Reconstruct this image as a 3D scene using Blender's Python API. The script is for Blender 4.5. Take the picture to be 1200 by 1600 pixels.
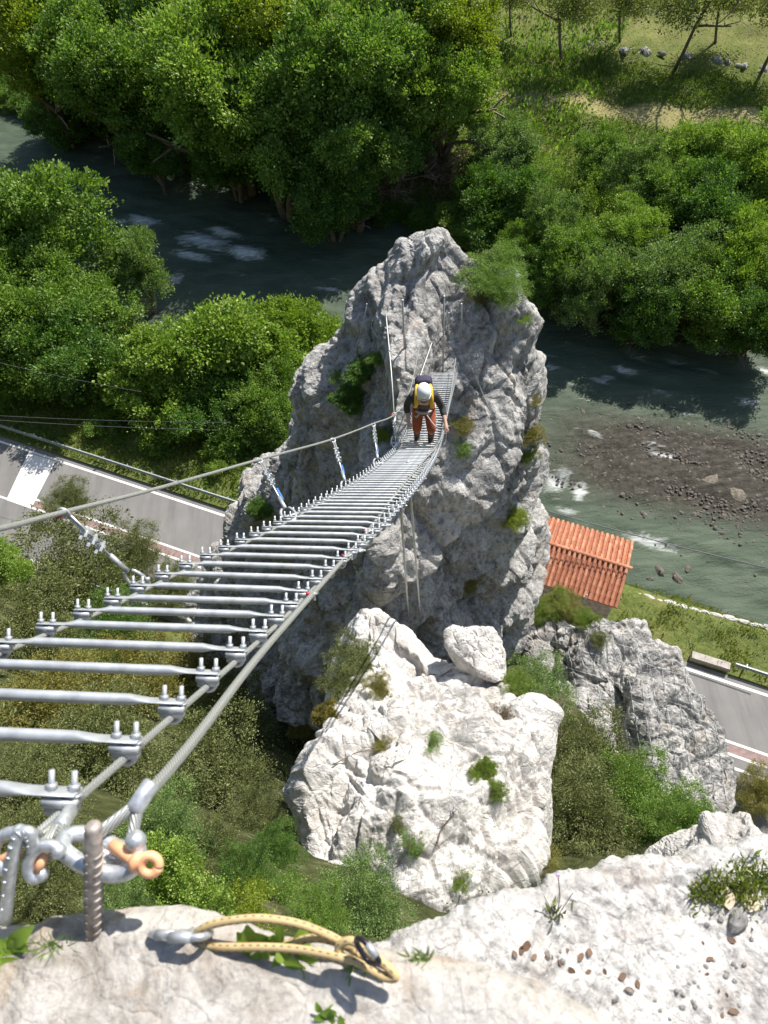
import bpy, math, random
import numpy as np
from mathutils import Vector, Matrix

for o in list(bpy.data.objects): bpy.data.objects.remove(o)
scene = bpy.context.scene
COL = scene.collection
R_ = math.radians

# ---------------------------------------------------------------- camera, sky, sun, exposure
CAM_Z, PITCH, ROLL, FPX = 41.0, R_(57), R_(5.0), 1150.0
fwd = np.array([0, math.cos(PITCH), -math.sin(PITCH)])
_r0 = np.array([1.0, 0, 0]); _u0 = np.cross(_r0, fwd)
right = math.cos(ROLL) * _r0 - math.sin(ROLL) * _u0
up = math.sin(ROLL) * _r0 + math.cos(ROLL) * _u0
CPOS = np.array([0, 0, CAM_Z])
cam = bpy.data.cameras.new('camera'); camo = bpy.data.objects.new('camera', cam); COL.objects.link(camo)
m = Matrix((right, up, -fwd)).transposed().to_4x4(); m.translation = Vector(CPOS)
camo.matrix_world = m
cam.sensor_fit = 'VERTICAL'; cam.sensor_height = 36.0; cam.lens = FPX / 1600 * 36.0
cam.dof.use_dof = True; cam.dof.focus_distance = 16.0; cam.dof.aperture_fstop = 8.0
cam.clip_start = 0.05; cam.clip_end = 3000
scene.camera = camo
scene.render.resolution_x, scene.render.resolution_y = 768, 1024

SUN_EL = R_(47); SUN_AZ = (0.64, 0.77)                  # horizontal direction towards the sun
_l = math.hypot(*SUN_AZ)
SUNV = Vector((SUN_AZ[0] / _l * math.cos(SUN_EL), SUN_AZ[1] / _l * math.cos(SUN_EL), math.sin(SUN_EL)))
world = bpy.data.worlds.new('World'); scene.world = world; world.use_nodes = True
nt = world.node_tree; nt.nodes.clear()
sky = nt.nodes.new('ShaderNodeTexSky'); sky.sky_type = 'NISHITA'; sky.sun_disc = False
sky.sun_elevation = SUN_EL; sky.sun_rotation = math.atan2(SUN_AZ[0], SUN_AZ[1])
bg = nt.nodes.new('ShaderNodeBackground'); bg.inputs[1].default_value = 0.115
wo = nt.nodes.new('ShaderNodeOutputWorld')
nt.links.new(sky.outputs[0], bg.inputs[0]); nt.links.new(bg.outputs[0], wo.inputs[0])
sl = bpy.data.lights.new('sun', 'SUN'); sl.energy = 4.9; sl.angle = R_(0.53); sl.color = (1.0, 0.95, 0.87)
so = bpy.data.objects.new('sun', sl); COL.objects.link(so)
so.rotation_euler = SUNV.to_track_quat('Z', 'Y').to_euler(); so.location = (40, 60, 90)
scene.view_settings.view_transform = 'Standard'; scene.view_settings.look = 'None'
scene.view_settings.exposure = 0.70; scene.view_settings.gamma = 1
scene.view_settings.use_curve_mapping = False
scene.cycles.max_bounces = 6; scene.cycles.transparent_max_bounces = 6

# ---------------------------------------------------------------- surveying helpers
def ray(x, y): return fwd + right * (x - 600) / FPX + up * (800 - y) / FPX
def atz(x, y, z):
    d = ray(x, y); return CPOS + d * ((z - CAM_Z) / d[2])
def atd(x, y, d): return CPOS + ray(x, y) * d
RO = atz(0, 690, 0); _e = atz(1142, 1068, 0); RD = (_e - RO) / np.linalg.norm(_e - RO); RN = np.array([-RD[1], RD[0], 0])
def W(u, v, z=0.0): return RO * np.array([1, 1, 0]) + RD * u + RN * v + np.array([0, 0, z])
def UV(p): q = np.asarray(p) - RO; return float(q @ RD), float(q @ RN)
RNG = np.random.default_rng(7)
random.seed(3)

# ---------------------------------------------------------------- noise (numpy)
def _h(ix, iy, iz, s):
    n = ((ix.astype(np.int64) * 73856093) ^ (iy.astype(np.int64) * 19349663) ^ (iz.astype(np.int64) * 83492791) ^ np.int64(s * 2654435 + 12345)) & 0xFFFFFFFF
    n = ((n ^ (n >> 16)) * 2146121005) & 0xFFFFFFFF
    n = ((n ^ (n >> 15)) * 2221713035) & 0xFFFFFFFF
    return (n ^ (n >> 16)) & 0xFFFFFFFF
def _hf(ix, iy, iz, s): return _h(ix, iy, iz, s) / 4294967295.0
def vnoise(p, s=0):
    p = np.asarray(p, float); i = np.floor(p); f = p - i; f = f * f * f * (f * (f * 6 - 15) + 10); i = i.astype(np.int64)
    r = 0
    for a in (0, 1):
        for b in (0, 1):
            for c in (0, 1):
                w = (f[:, 0] if a else 1 - f[:, 0]) * (f[:, 1] if b else 1 - f[:, 1]) * (f[:, 2] if c else 1 - f[:, 2])
                r = r + w * _hf(i[:, 0] + a, i[:, 1] + b, i[:, 2] + c, s)
    return r * 2 - 1
def fbm(p, s=0, o=4, g=0.5):
    r = 0; a = 1.0; p = np.asarray(p, float)
    for k in range(o):
        r = r + a * vnoise(p, s + k * 17); a *= g; p = p * 2.03 + 5.1
    return r
def facet(p, s=0, tilt=0.5, crack=0.25, cw=0.07, step=1.0):
    """blocky fractured relief: every cell of a cellular pattern is a tilted plane with its own offset"""
    p = np.asarray(p, float); i = np.floor(p).astype(np.int64)
    f1 = np.full(len(p), 9.0); f2 = np.full(len(p), 9.0); val = np.zeros(len(p))
    for a in (-1, 0, 1):
        for b in (-1, 0, 1):
            for c in (-1, 0, 1):
                jx, jy, jz = i[:, 0] + a, i[:, 1] + b, i[:, 2] + c
                cx = jx + _hf(jx, jy, jz, s); cy = jy + _hf(jx, jy, jz, s + 1); cz = jz + _hf(jx, jy, jz, s + 2)
                dx, dy, dz = p[:, 0] - cx, p[:, 1] - cy, p[:, 2] - cz
                d = np.sqrt(dx * dx + dy * dy + dz * dz)
                v = (_hf(jx, jy, jz, s + 3) - 0.5) + tilt * (dx * (_hf(jx, jy, jz, s + 4) - .5) + dy * (_hf(jx, jy, jz, s + 5) - .5) + dz * (_hf(jx, jy, jz, s + 6) - .5)) * 2
                n1 = d < f1
                f2 = np.where(n1, f1, np.minimum(f2, d)); val = np.where(n1, v, val); f1 = np.where(n1, d, f1)
    return val * step - crack * np.exp(-((f2 - f1) / cw) ** 2)
def plin(p, s=0):
    """continuous relief of flat facets with sharp creases (linear interpolation inside tetrahedra)"""
    p = np.asarray(p, float); i = np.floor(p).astype(np.int64); f = p - i
    o = np.argsort(-f, axis=1); fs = np.take_along_axis(f, o, 1); r = np.arange(len(p)); j = i.copy()
    v = (1 - fs[:, 0]) * _hf(j[:, 0], j[:, 1], j[:, 2], s)
    for k in range(3):
        j[r, o[:, k]] += 1
        v = v + (fs[:, k] - (fs[:, k + 1] if k < 2 else 0)) * _hf(j[:, 0], j[:, 1], j[:, 2], s)
    return v * 2 - 1
def rotm(ax, ang): return np.array(Matrix.Rotation(R_(ang), 3, ax))
BED = rotm('Z', 35) @ rotm('X', 50)                       # tilt of the limestone beds

# ---------------------------------------------------------------- mesh helpers
def mesh_np(name, v, f, mat=None, smooth=True):
    v = np.asarray(v, np.float32); me = bpy.data.meshes.new(name)
    if isinstance(f, np.ndarray): n = f.shape[1]; cnt = np.full(len(f), n); flat = f.ravel()
    else: cnt = np.array([len(q) for q in f]); flat = np.array([i for q in f for i in q])
    me.vertices.add(len(v)); me.vertices.foreach_set('co', v.ravel())
    me.loops.add(len(flat)); me.loops.foreach_set('vertex_index', flat.astype(np.int32))
    me.polygons.add(len(cnt)); me.polygons.foreach_set('loop_start', np.concatenate(([0], np.cumsum(cnt)[:-1])).astype(np.int32))
    me.polygons.foreach_set('loop_total', cnt.astype(np.int32))
    me.update(calc_edges=True); me.validate()
    me.polygons.foreach_set('use_smooth', np.full(len(me.polygons), smooth))
    if mat: me.materials.append(mat)
    return me
def link(name, me, parent=None, loc=None):
    o = bpy.data.objects.new(name, me); COL.objects.link(o)
    if parent: o.parent = parent
    if loc is not None: o.location = Vector(loc)
    return o
def tag(o, label=None, cat=None, group=None, kind=None):
    if label: o['label'] = label
    if cat: o['category'] = cat
    if group: o['group'] = group
    if kind: o['kind'] = kind
    return o
def empty(name, loc, rz=0.0):
    o = bpy.data.objects.new(name, None); COL.objects.link(o); o.location = Vector(loc); o.rotation_euler = (0, 0, rz); o.empty_display_size = 0.2
    return o
def based(name, v, f, mat, smooth=True, parent=None, base=None):
    """mesh whose object origin sits at its base"""
    v = np.asarray(v, float)
    if base is None: base = np.array([(v[:, 0].min() + v[:, 0].max()) / 2, (v[:, 1].min() + v[:, 1].max()) / 2, v[:, 2].min()])
    return link(name, mesh_np(name, v - base, f, mat, smooth), parent, base)
class Geo:
    def __init__(s): s.v = []; s.f = []; s.n = 0
    def add(s, v, f):
        s.v.append(np.asarray(v, float)); s.f += [tuple(i + s.n for i in q) for q in f]; s.n += len(v); return s
    def tube(s, pts, r, sides=8, closed=False, cap=True):
        v, f = tube(pts, r, sides, closed, cap); return s.add(v, f)
    def box(s, c, size, rot=None):
        x, y, z = np.array(size) / 2
        v = np.array([(-x, -y, -z), (x, -y, -z), (x, y, -z), (-x, y, -z), (-x, -y, z), (x, -y, z), (x, y, z), (-x, y, z)])
        if rot is not None: v = v @ np.asarray(rot).T
        return s.add(v + np.array(c), [(0, 3, 2, 1), (4, 5, 6, 7), (0, 1, 5, 4), (1, 2, 6, 5), (2, 3, 7, 6), (3, 0, 4, 7)])
    def mesh(s, name, mat, smooth=True): return mesh_np(name, np.concatenate(s.v), s.f, mat, smooth)
    def obj(s, name, mat, parent=None, smooth=True, base=None):
        if parent is None and base is None: return based(name, np.concatenate(s.v), s.f, mat, smooth)
        v = np.concatenate(s.v)
        if base is not None: v = v - np.asarray(base)
        return link(name, mesh_np(name, v, s.f, mat, smooth), parent)
def tube(pts, r, sides=8, closed=False, cap=True):
    p = np.asarray(pts, float); n = len(p); r = np.broadcast_to(np.asarray(r, float), (n,))
    if closed: t = np.roll(p, -1, 0) - np.roll(p, 1, 0)
    else: t = np.gradient(p, axis=0)
    t /= np.linalg.norm(t, axis=1)[:, None] + 1e-12
    a = np.array([0, 0, 1.0]) if abs(t[0, 2]) < .9 else np.array([1.0, 0, 0])
    nr = []; b = np.cross(t[0], a); b /= np.linalg.norm(b)
    for k in range(n):
        b = b - t[k] * (b @ t[k]); b /= np.linalg.norm(b) + 1e-12; nr.append(b)
    nr = np.array(nr); bn = np.cross(t, nr); ang = np.linspace(0, 2 * math.pi, sides, endpoint=False)
    v = (p[:, None, :] + r[:, None, None] * (np.cos(ang)[None, :, None] * nr[:, None, :] + np.sin(ang)[None, :, None] * bn[:, None, :])).reshape(-1, 3)
    f = []
    for k in range(n if closed else n - 1):
        k2 = (k + 1) % n
        for j in range(sides):
            j2 = (j + 1) % sides; f.append((k * sides + j, k * sides + j2, k2 * sides + j2, k2 * sides + j))
    if cap and not closed:
        f.append(tuple(range(sides - 1, -1, -1))); f.append(tuple((n - 1) * sides + j for j in range(sides)))
    return v, f
def crom(pts, n, closed=False):
    """Catmull-Rom through pts, n samples"""
    p = np.asarray(pts, float); m_ = len(p); out = []
    segs = m_ if closed else m_ - 1
    for t in np.linspace(0, segs, n, endpoint=not closed):
        k = min(int(t), segs - 1); x = t - k
        if closed: a, b, c, d = p[(k - 1) % m_], p[k % m_], p[(k + 1) % m_], p[(k + 2) % m_]
        else: b, c = p[k], p[k + 1]; a = p[k - 1] if k > 0 else 2 * b - c; d = p[k + 2] if k + 2 < m_ else 2 * c - b
        out.append(0.5 * ((2 * b) + (c - a) * x + (2 * a - 5 * b + 4 * c - d) * x * x + (3 * b - a - 3 * c + d) * x ** 3))
    return np.array(out)
def grid_faces(nu, nv, wrap=False):
    i = np.arange(nu if wrap else nu - 1); j = np.arange(nv - 1); I, J = np.meshgrid(i, j, indexing='ij'); I2 = (I + 1) % nu
    return np.stack([I * nv + J, I2 * nv + J, I2 * nv + J + 1, I * nv + J + 1], -1).reshape(-1, 4)
def grid_normals(g, wrap=False):
    if wrap: du = np.roll(g, -1, 0) - np.roll(g, 1, 0)
    else: du = np.gradient(g, axis=0)
    dv = np.gradient(g, axis=1); n = np.cross(du, dv); return n / (np.linalg.norm(n, axis=2)[..., None] + 1e-9)

# ---------------------------------------------------------------- materials
def new_mat(name):
    mt = bpy.data.materials.new(name); mt.use_nodes = True; t = mt.node_tree; t.nodes.clear()
    out = t.nodes.new('ShaderNodeOutputMaterial'); return mt, t, out
def nd(t, typ, **kw):
    n = t.nodes.new(typ)
    for k, v in kw.items():
        if k in n.inputs: n.inputs[k].default_value = v
        else: setattr(n, k, v)
    return n
def rgba(c): return (c[0], c[1], c[2], 1)
def noise_node(t, vec, scale, detail=5, rough=0.55, dist=0.0):
    n = nd(t, 'ShaderNodeTexNoise'); n.inputs['Scale'].default_value = scale; n.inputs['Detail'].default_value = detail
    n.inputs['Roughness'].default_value = rough; n.inputs['Distortion'].default_value = dist
    if vec is not None: t.links.new(vec, n.inputs['Vector'])
    return n.outputs['Fac']
def ramp(t, fac, stops):
    r = nd(t, 'ShaderNodeValToRGB'); e = r.color_ramp.elements
    while len(e) < len(stops): e.new(0.5)
    for k, (p, c) in enumerate(stops): e[k].position = p; e[k].color = rgba(c) if len(c) == 3 else c
    t.links.new(fac, r.inputs[0]); return r.outputs[0]
def mixc(t, fac, a, b, mode='MIX'):
    n = nd(t, 'ShaderNodeMix', data_type='RGBA', blend_type=mode)
    for s, v in ((0, fac), (6, a), (7, b)):
        if isinstance(v, (int, float)): n.inputs[s].default_value = v
        elif isinstance(v, (tuple, list)): n.inputs[s].default_value = rgba(v)
        else: t.links.new(v, n.inputs[s])
    return n.outputs[2]
def math_node(t, op, a, b=None, clamp=False):
    n = nd(t, 'ShaderNodeMath', operation=op, use_clamp=clamp)
    for s, v in ((0, a), (1, b)):
        if v is None: continue
        if isinstance(v, (int, float)): n.inputs[s].default_value = v
        else: t.links.new(v, n.inputs[s])
    return n.outputs[0]
def objvec(t, scale=(1, 1, 1), rot=(0, 0, 0)):
    c = nd(t, 'ShaderNodeTexCoord'); mp = nd(t, 'ShaderNodeMapping'); mp.inputs['Scale'].default_value = scale; mp.inputs['Rotation'].default_value = rot
    t.links.new(c.outputs['Object'], mp.inputs['Vector']); return mp.outputs[0]
def bump(t, h, strength, dist, normal=None):
    b = nd(t, 'ShaderNodeBump'); b.inputs['Strength'].default_value = strength; b.inputs['Distance'].default_value = dist
    t.links.new(h, b.inputs['Height'])
    if normal is not None: t.links.new(normal, b.inputs['Normal'])
    return b.outputs[0]
def simple(name, col, rough=0.6, metal=0.0, var=0.0, vscale=8.0, spec=0.5):
    mt, t, out = new_mat(name); b = nd(t, 'ShaderNodeBsdfPrincipled')
    b.inputs['Roughness'].default_value = rough; b.inputs['Metallic'].default_value = metal
    b.inputs['Specular IOR Level'].default_value = spec
    if var > 0:
        n = noise_node(t, objvec(t), vscale, 5)
        c = ramp(t, n, [(0.3, tuple(x * (1 - var) for x in col)), (0.7, tuple(min(1, x * (1 + var)) for x in col))])
        t.links.new(c, b.inputs['Base Color'])
    else: b.inputs['Base Color'].default_value = rgba(col)
    t.links.new(b.outputs[0], out.inputs[0]); return mt
def rock_mat(name, light, dark, stain, k=1.0, lichen=0.35, stain_amt=0.5, rot=(0.8, 0.3, 0.5), white=None, speck=0.5):
    """limestone: k scales the pattern (1 for rocks metres across, larger for close stone)"""
    mt, t, out = new_mat(name); b = nd(t, 'ShaderNodeBsdfPrincipled'); b.inputs['Roughness'].default_value = 0.9; b.inputs['Specular IOR Level'].default_value = 0.18
    v = objvec(t); vs = objvec(t, (1.0, 1.0, 0.2), rot); vs2 = objvec(t, (0.9, 1.1, 0.3), (rot[0] + .25, rot[1] - .2, rot[2] + .5))
    big = noise_node(t, v, 0.5 * k, 6, 0.6); mid = noise_node(t, vs, 1.7 * k, 10, 0.72, 0.8); fine = noise_node(t, v, 7 * k, 10, 0.78); streak = noise_node(t, vs2, 5.0 * k, 8, 0.7, 0.4)
    c = ramp(t, mid, [(0.34, dark), (0.47, tuple(a * .55 + d * .45 for a, d in zip(light, dark))), (0.60, light)])
    c = mixc(t, ramp(t, big, [(0.42, (0, 0, 0)), (0.60, (.75, .75, .75))]), c, white or light)
    sm = ramp(t, noise_node(t, objvec(t, (1, 1, .5), (0.2, .9, 0)), 1.1 * k, 7, 0.65, 0.4), [(0.54, (0, 0, 0)), (0.72, (1, 1, 1))])
    c = mixc(t, math_node(t, 'MULTIPLY', sm, stain_amt), c, stain)
    lm = ramp(t, noise_node(t, v, 3.6 * k, 12, 0.8), [(0.53, (0, 0, 0)), (0.63, (1, 1, 1))])
    c = mixc(t, math_node(t, 'MULTIPLY', lm, lichen), c, (0.07, 0.07, 0.075))
    c = mixc(t, speck, c, ramp(t, fine, [(0.36, (0.30, 0.30, 0.31)), (0.52, (0.9, 0.9, 0.9)), (0.7, (1, 1, 1))]), 'MULTIPLY')
    c = mixc(t, speck * .7, c, ramp(t, streak, [(0.36, (0.38, 0.38, 0.39)), (0.50, (1, 1, 1))]), 'MULTIPLY')
    t.links.new(c, b.inputs['Base Color'])
    vo = nd(t, 'ShaderNodeTexVoronoi', feature='DISTANCE_TO_EDGE'); vo.inputs['Scale'].default_value = 2.6 * k
    wn = nd(t, 'ShaderNodeVectorMath', operation='ADD'); nz = nd(t, 'ShaderNodeTexNoise'); nz.inputs['Scale'].default_value = 2.0 * k; nz.inputs['Detail'].default_value = 4
    sc_ = nd(t, 'ShaderNodeVectorMath', operation='SCALE'); sc_.inputs['Scale'].default_value = 0.5 / k; t.links.new(v, nz.inputs['Vector']); t.links.new(nz.outputs['Color'], sc_.inputs[0]); t.links.new(vs, wn.inputs[0]); t.links.new(sc_.outputs[0], wn.inputs[1]); t.links.new(wn.outputs[0], vo.inputs['Vector'])
    cr = ramp(t, vo.outputs['Distance'], [(0.0, (0, 0, 0)), (0.06, (1, 1, 1))])
    h = bump(t, mid, 0.8, 0.16 / k); h = bump(t, streak, 0.7, 0.06 / k, h); h = bump(t, cr, 0.5, 0.05 / k, h); h = bump(t, fine, 0.9, 0.05 / k, h)
    t.links.new(h, b.inputs['Normal']); t.links.new(b.outputs[0], out.inputs[0]); return mt
def leaf_mat(name, c1, c2, c3=None, trans=0.35, nscale=3.0):
    mt, t, out = new_mat(name)
    g = nd(t, 'ShaderNodeNewGeometry'); n = noise_node(t, objvec(t), nscale, 3)
    f = math_node(t, 'ADD', math_node(t, 'MULTIPLY', g.outputs['Random Per Island'], 0.7), math_node(t, 'MULTIPLY', n, 0.45))
    st = [(0.15, c1), (0.75, c2)] + ([(0.97, c3)] if c3 else [])
    c = ramp(t, f, st)
    d = nd(t, 'ShaderNodeBsdfPrincipled'); d.inputs['Roughness'].default_value = 0.5; d.inputs['Specular IOR Level'].default_value = 0.35
    t.links.new(c, d.inputs['Base Color'])
    tr = nd(t, 'ShaderNodeBsdfTranslucent'); t.links.new(mixc(t, 1.0, c, (0.9, 1.0, 0.45), 'MULTIPLY'), tr.inputs[0])
    mx = nd(t, 'ShaderNodeMixShader'); mx.inputs[0].default_value = trans
    t.links.new(d.outputs[0], mx.inputs[1]); t.links.new(tr.outputs[0], mx.inputs[2]); t.links.new(mx.outputs[0], out.inputs[0]); return mt

M = {}
M['rock_grey'] = rock_mat('rock_grey', (0.58, 0.565, 0.54), (0.125, 0.123, 0.124), (0.40, 0.30, 0.20), 1.0, 0.65, 0.45, white=(0.66, 0.64, 0.605), speck=.75)
M['rock_white'] = rock_mat('rock_white', (0.80, 0.765, 0.72), (0.42, 0.395, 0.365), (0.52, 0.43, 0.33), 1.2, 0.2, 0.3, (0.4, 0.7, 0.2), (0.82, 0.79, 0.745), 0.28)
M['rock_near'] = rock_mat('rock_near', (0.80, 0.76, 0.70), (0.42, 0.36, 0.30), (0.54, 0.37, 0.23), 7.0, 0.22, 0.85, (0.5, 0.9, 0.2), (0.84, 0.80, 0.74), .42)
M['rock_near2'] = rock_mat('rock_near2', (0.82, 0.79, 0.755), (0.38, 0.365, 0.35), (0.30, 0.21, 0.15), 6.0, 0.5, 0.55, (0.5, 0.9, 0.2), (0.84, 0.815, 0.78), .5)
M['rock_wet'] = rock_mat('rock_wet', (0.20, 0.175, 0.15), (0.075, 0.068, 0.06), (0.13, 0.085, 0.055), 2.0, 0.4, 0.4)
M['bark'] = simple('bark', (0.16, 0.125, 0.10), 0.9, 0, 0.4, 12)
M['twig'] = simple('twig', (0.30, 0.24, 0.19), 0.9, 0, 0.4, 12)
M['steel'] = simple('steel', (0.43, 0.45, 0.47), 0.45, 0.4, 0.22, 22)
M['cable'] = simple('cable', (0.42, 0.43, 0.41), 0.5, 0.6, 0.15, 40)
L = {}
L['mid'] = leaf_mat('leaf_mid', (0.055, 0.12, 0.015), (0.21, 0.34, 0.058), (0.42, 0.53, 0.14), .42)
L['bright'] = leaf_mat('leaf_bright', (0.10, 0.19, 0.018), (0.29, 0.42, 0.068), (0.50, 0.58, 0.18), .42)
L['yellow'] = leaf_mat('leaf_yellow', (0.12, 0.18, 0.014), (0.29, 0.37, 0.035), (0.50, 0.52, 0.08), .45)
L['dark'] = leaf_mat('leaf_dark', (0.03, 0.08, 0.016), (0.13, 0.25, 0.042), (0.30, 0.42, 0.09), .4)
L['blue'] = leaf_mat('leaf_blue', (0.06, 0.12, 0.038), (0.23, 0.34, 0.10), (0.45, 0.54, 0.22), .4)
L['olive'] = leaf_mat('leaf_olive', (0.06, 0.078, 0.024), (0.17, 0.195, 0.06), (0.34, 0.35, 0.15), 0.28)
L['khaki'] = leaf_mat('leaf_khaki', (0.10, 0.10, 0.022), (0.25, 0.23, 0.05), (0.42, 0.37, 0.10), 0.3)
L['brown'] = leaf_mat('leaf_brown', (0.075, 0.055, 0.035), (0.17, 0.13, 0.08), (0.27, 0.22, 0.13), 0.2)
L['lime'] = leaf_mat('leaf_lime', (0.11, 0.20, 0.02), (0.26, 0.38, 0.04), (0.40, 0.50, 0.08), 0.4)
L['grass'] = leaf_mat('leaf_grass', (0.08, 0.15, 0.016), (0.20, 0.28, 0.035), (0.36, 0.36, 0.10), 0.35, .5)
L['olive2'] = leaf_mat('leaf_pale_olive', (0.13, 0.16, 0.05), (0.28, 0.31, 0.10), (0.44, 0.46, 0.18), 0.45)
L['drygrass'] = leaf_mat('leaf_dry_grass', (0.10, 0.16, 0.02), (0.25, 0.29, 0.05), (0.45, 0.40, 0.17), 0.35, .9)
L['meadow'] = leaf_mat('leaf_meadow', (0.14, 0.24, 0.03), (0.28, 0.40, 0.06), (0.42, 0.46, 0.13), 0.35, .25)
L['moss'] = leaf_mat('leaf_moss', (0.08, 0.075, 0.010), (0.19, 0.16, 0.02), (0.30, 0.24, 0.05), 0.1)
#@@MATERIALS

# ================================================================ THE SETTING
def smooth(a, b, x):
    t = np.clip((np.asarray(x, float) - a) / (b - a), 0, 1); return t * t * (3 - 2 * t)
WATER_Z = -4.0
def v_near(u): return 6.8 + 10.0 * (1 - smooth(8, 32, u)) + 10 * (1 - smooth(-50, 0, u))
def v_far(u): return 32.5 + 5.5 * (1 - smooth(12, 34, u)) + 6 * (1 - smooth(-45, 10, u))
def height(u, v):
    u = np.asarray(u, float); v = np.asarray(v, float); vn, vf = v_near(u), v_far(u)
    p = np.stack([u, v, np.zeros_like(u)], -1).reshape(-1, 3)
    n1 = fbm(p * 0.25, 3, 4).reshape(u.shape); n2 = fbm(p * 1.1, 9, 3).reshape(u.shape)
    bed = -5.1 + 0.18 * n2 + 0.95 * np.exp(-((u - 50) / 11) ** 2 - ((v - 17.2 - 0.12 * (u - 50)) / 3.6) ** 2) + 0.3 * n1 * np.exp(-((u - 46) / 14) ** 2 - ((v - 17) / 6) ** 2)
    nearb = -0.10 - 0.1 * n1 * smooth(2, 4, v)
    z = np.where(v < 2.2, -0.06, nearb)
    z = z + (bed - z) * smooth(vn - 3.2, vn + 0.8, v)
    far = -1.4 + 0.5 * n1 + 0.022 * (np.minimum(v, 120) - 55) * smooth(55, 70, v) + 0.72 * np.clip(v - 118, 0, 260)  # unseen steep slope past the meadow, added to darken the river's reflections
    z = z + (far - z) * smooth(vf - 0.6, vf + 5.5, v)
    xs = [-400, -23.5, -20.9, -20.2, -19, -17, -14, -10.5, -8.3]; zs = [70, 43.0, 38.5, 33.5, 28, 20, 10, 2.6, -0.06]
    cl = np.interp(v, xs, zs) + (n1 * 1.3 + n2 * 0.35) * smooth(-8.6, -11, v) * smooth(-19.6, -18.8, v)
    return np.where(v < -8.3, cl, z)

# ground: one sheet out to the horizon
us = np.concatenate([np.linspace(-900, -70, 16), np.linspace(-66, 90, 250), np.linspace(96, 900, 16)])
vs_ = np.concatenate([np.linspace(-600, -30, 8), np.linspace(-24, 50, 190), np.linspace(50.7, 110, 70), np.linspace(116, 1200, 24)])
U, V = np.meshgrid(us, vs_, indexing='ij'); Z = height(U, V)
g = RO[None, None] * np.array([1, 1, 0]) + U[..., None] * RD + V[..., None] * RN + Z[..., None] * np.array([0, 0, 1.0])
mt, t, out = new_mat('ground'); b = nd(t, 'ShaderNodeBsdfPrincipled'); b.inputs['Roughness'].default_value = 0.95; b.inputs['Specular IOR Level'].default_value = 0.1
v0 = objvec(t)
c = ramp(t, noise_node(t, v0, 0.35, 8, 0.65), [(0.32, (0.045, 0.085, 0.014)), (0.5, (0.10, 0.14, 0.025)), (0.68, (0.19, 0.18, 0.06))])
c = mixc(t, 0.5, c, ramp(t, noise_node(t, v0, 3.5, 8, 0.7), [(0.3, (0.03, 0.05, 0.01)), (0.7, (0.24, 0.24, 0.10))]))
at = nd(t, 'ShaderNodeAttribute', attribute_name='cover'); sp = nd(t, 'ShaderNodeSeparateColor'); t.links.new(at.outputs['Color'], sp.inputs[0])
c = mixc(t, sp.outputs[0], c, ramp(t, noise_node(t, v0, 1.2, 8, 0.7), [(0.3, (0.22, 0.20, 0.075)), (0.7, (0.34, 0.29, 0.14))]))       # dry meadow / trodden path
c = mixc(t, sp.outputs[1], c, ramp(t, noise_node(t, v0, 5, 8, 0.75), [(0.3, (0.05, 0.045, 0.035)), (0.5, (0.17, 0.15, 0.115)), (0.7, (0.33, 0.30, 0.25))]))  # gravel, river bed
c = mixc(t, sp.outputs[2], c, ramp(t, noise_node(t, v0, 1.5, 9, 0.7), [(0.35, (0.03, 0.036, 0.014)), (0.55, (0.085, 0.095, 0.035)), (0.75, (0.26, 0.24, 0.17))]))  # rocky soil
t.links.new(c, b.inputs['Base Color']); t.links.new(bump(t, noise_node(t, v0, 6, 8, 0.7), 0.8, 0.15), b.inputs['Normal']); t.links.new(b.outputs[0], out.inputs[0])
M['ground'] = mt
ground = link('ground', mesh_np('ground', g.reshape(-1, 3), grid_faces(len(us), len(vs_)), mt))
pth = 57.6 + 0.13 * (U - 20) + 0.5 * np.sin(U * 0.3)
wob = fbm(np.stack([U, V, U * 0], -1).reshape(-1, 3) * 0.5, 21, 4).reshape(U.shape)
dry = np.maximum(np.exp(-((V - pth + wob * 0.5) / 1.7) ** 4), smooth(70, 76, V + wob * 3) * .28) * 0.95
grav = smooth(v_near(U) - 2.2, v_near(U) - 0.4, V) * (1 - smooth(v_far(U) - 0.5, v_far(U) + 2.2, V))
rocky = smooth(-8.6, -9.6, V)
cov = np.stack([dry, grav, rocky, np.ones_like(dry)], -1).reshape(-1, 4)
ca = ground.data.color_attributes.new('cover', 'FLOAT_COLOR', 'POINT'); ca.data.foreach_set('color', cov.astype(np.float32).ravel())
tag(ground, 'valley floor of grass, river bank and meadow below the cliff', kind='structure')

# road with painted lines
def strip(name, u0, u1, v0, v1, z, mat, n=2, wob=0.0):
    uu = np.linspace(u0, u1, n); gg = []
    for a in uu:
        d = wob * math.sin(a * 9.3) * math.cos(a * 4.1)
        gg.append([W(a, v0 + d, z), W(a, v1 + d, z)])
    gg = np.array(gg).reshape(-1, 3); base = gg.mean(0)
    return link(name, mesh_np(name, gg - base, grid_faces(n, 2), mat, False), None, base)
mt, t, out = new_mat('asphalt'); b = nd(t, 'ShaderNodeBsdfPrincipled'); b.inputs['Roughness'].default_value = 0.85; b.inputs['Specular IOR Level'].default_value = 0.25
v0 = objvec(t); vr = objvec(t, (1, 1, 1), (0, 0, 0))
c = ramp(t, noise_node(t, v0, 0.5, 6, 0.6), [(0.3, (0.155, 0.150, 0.145)), (0.7, (0.215, 0.205, 0.195))])
c = mixc(t, 0.3, c, ramp(t, noise_node(t, v0, 40, 4, 0.7), [(0.3, (0.10, 0.10, 0.10)), (0.7, (0.30, 0.29, 0.28))]))
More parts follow.
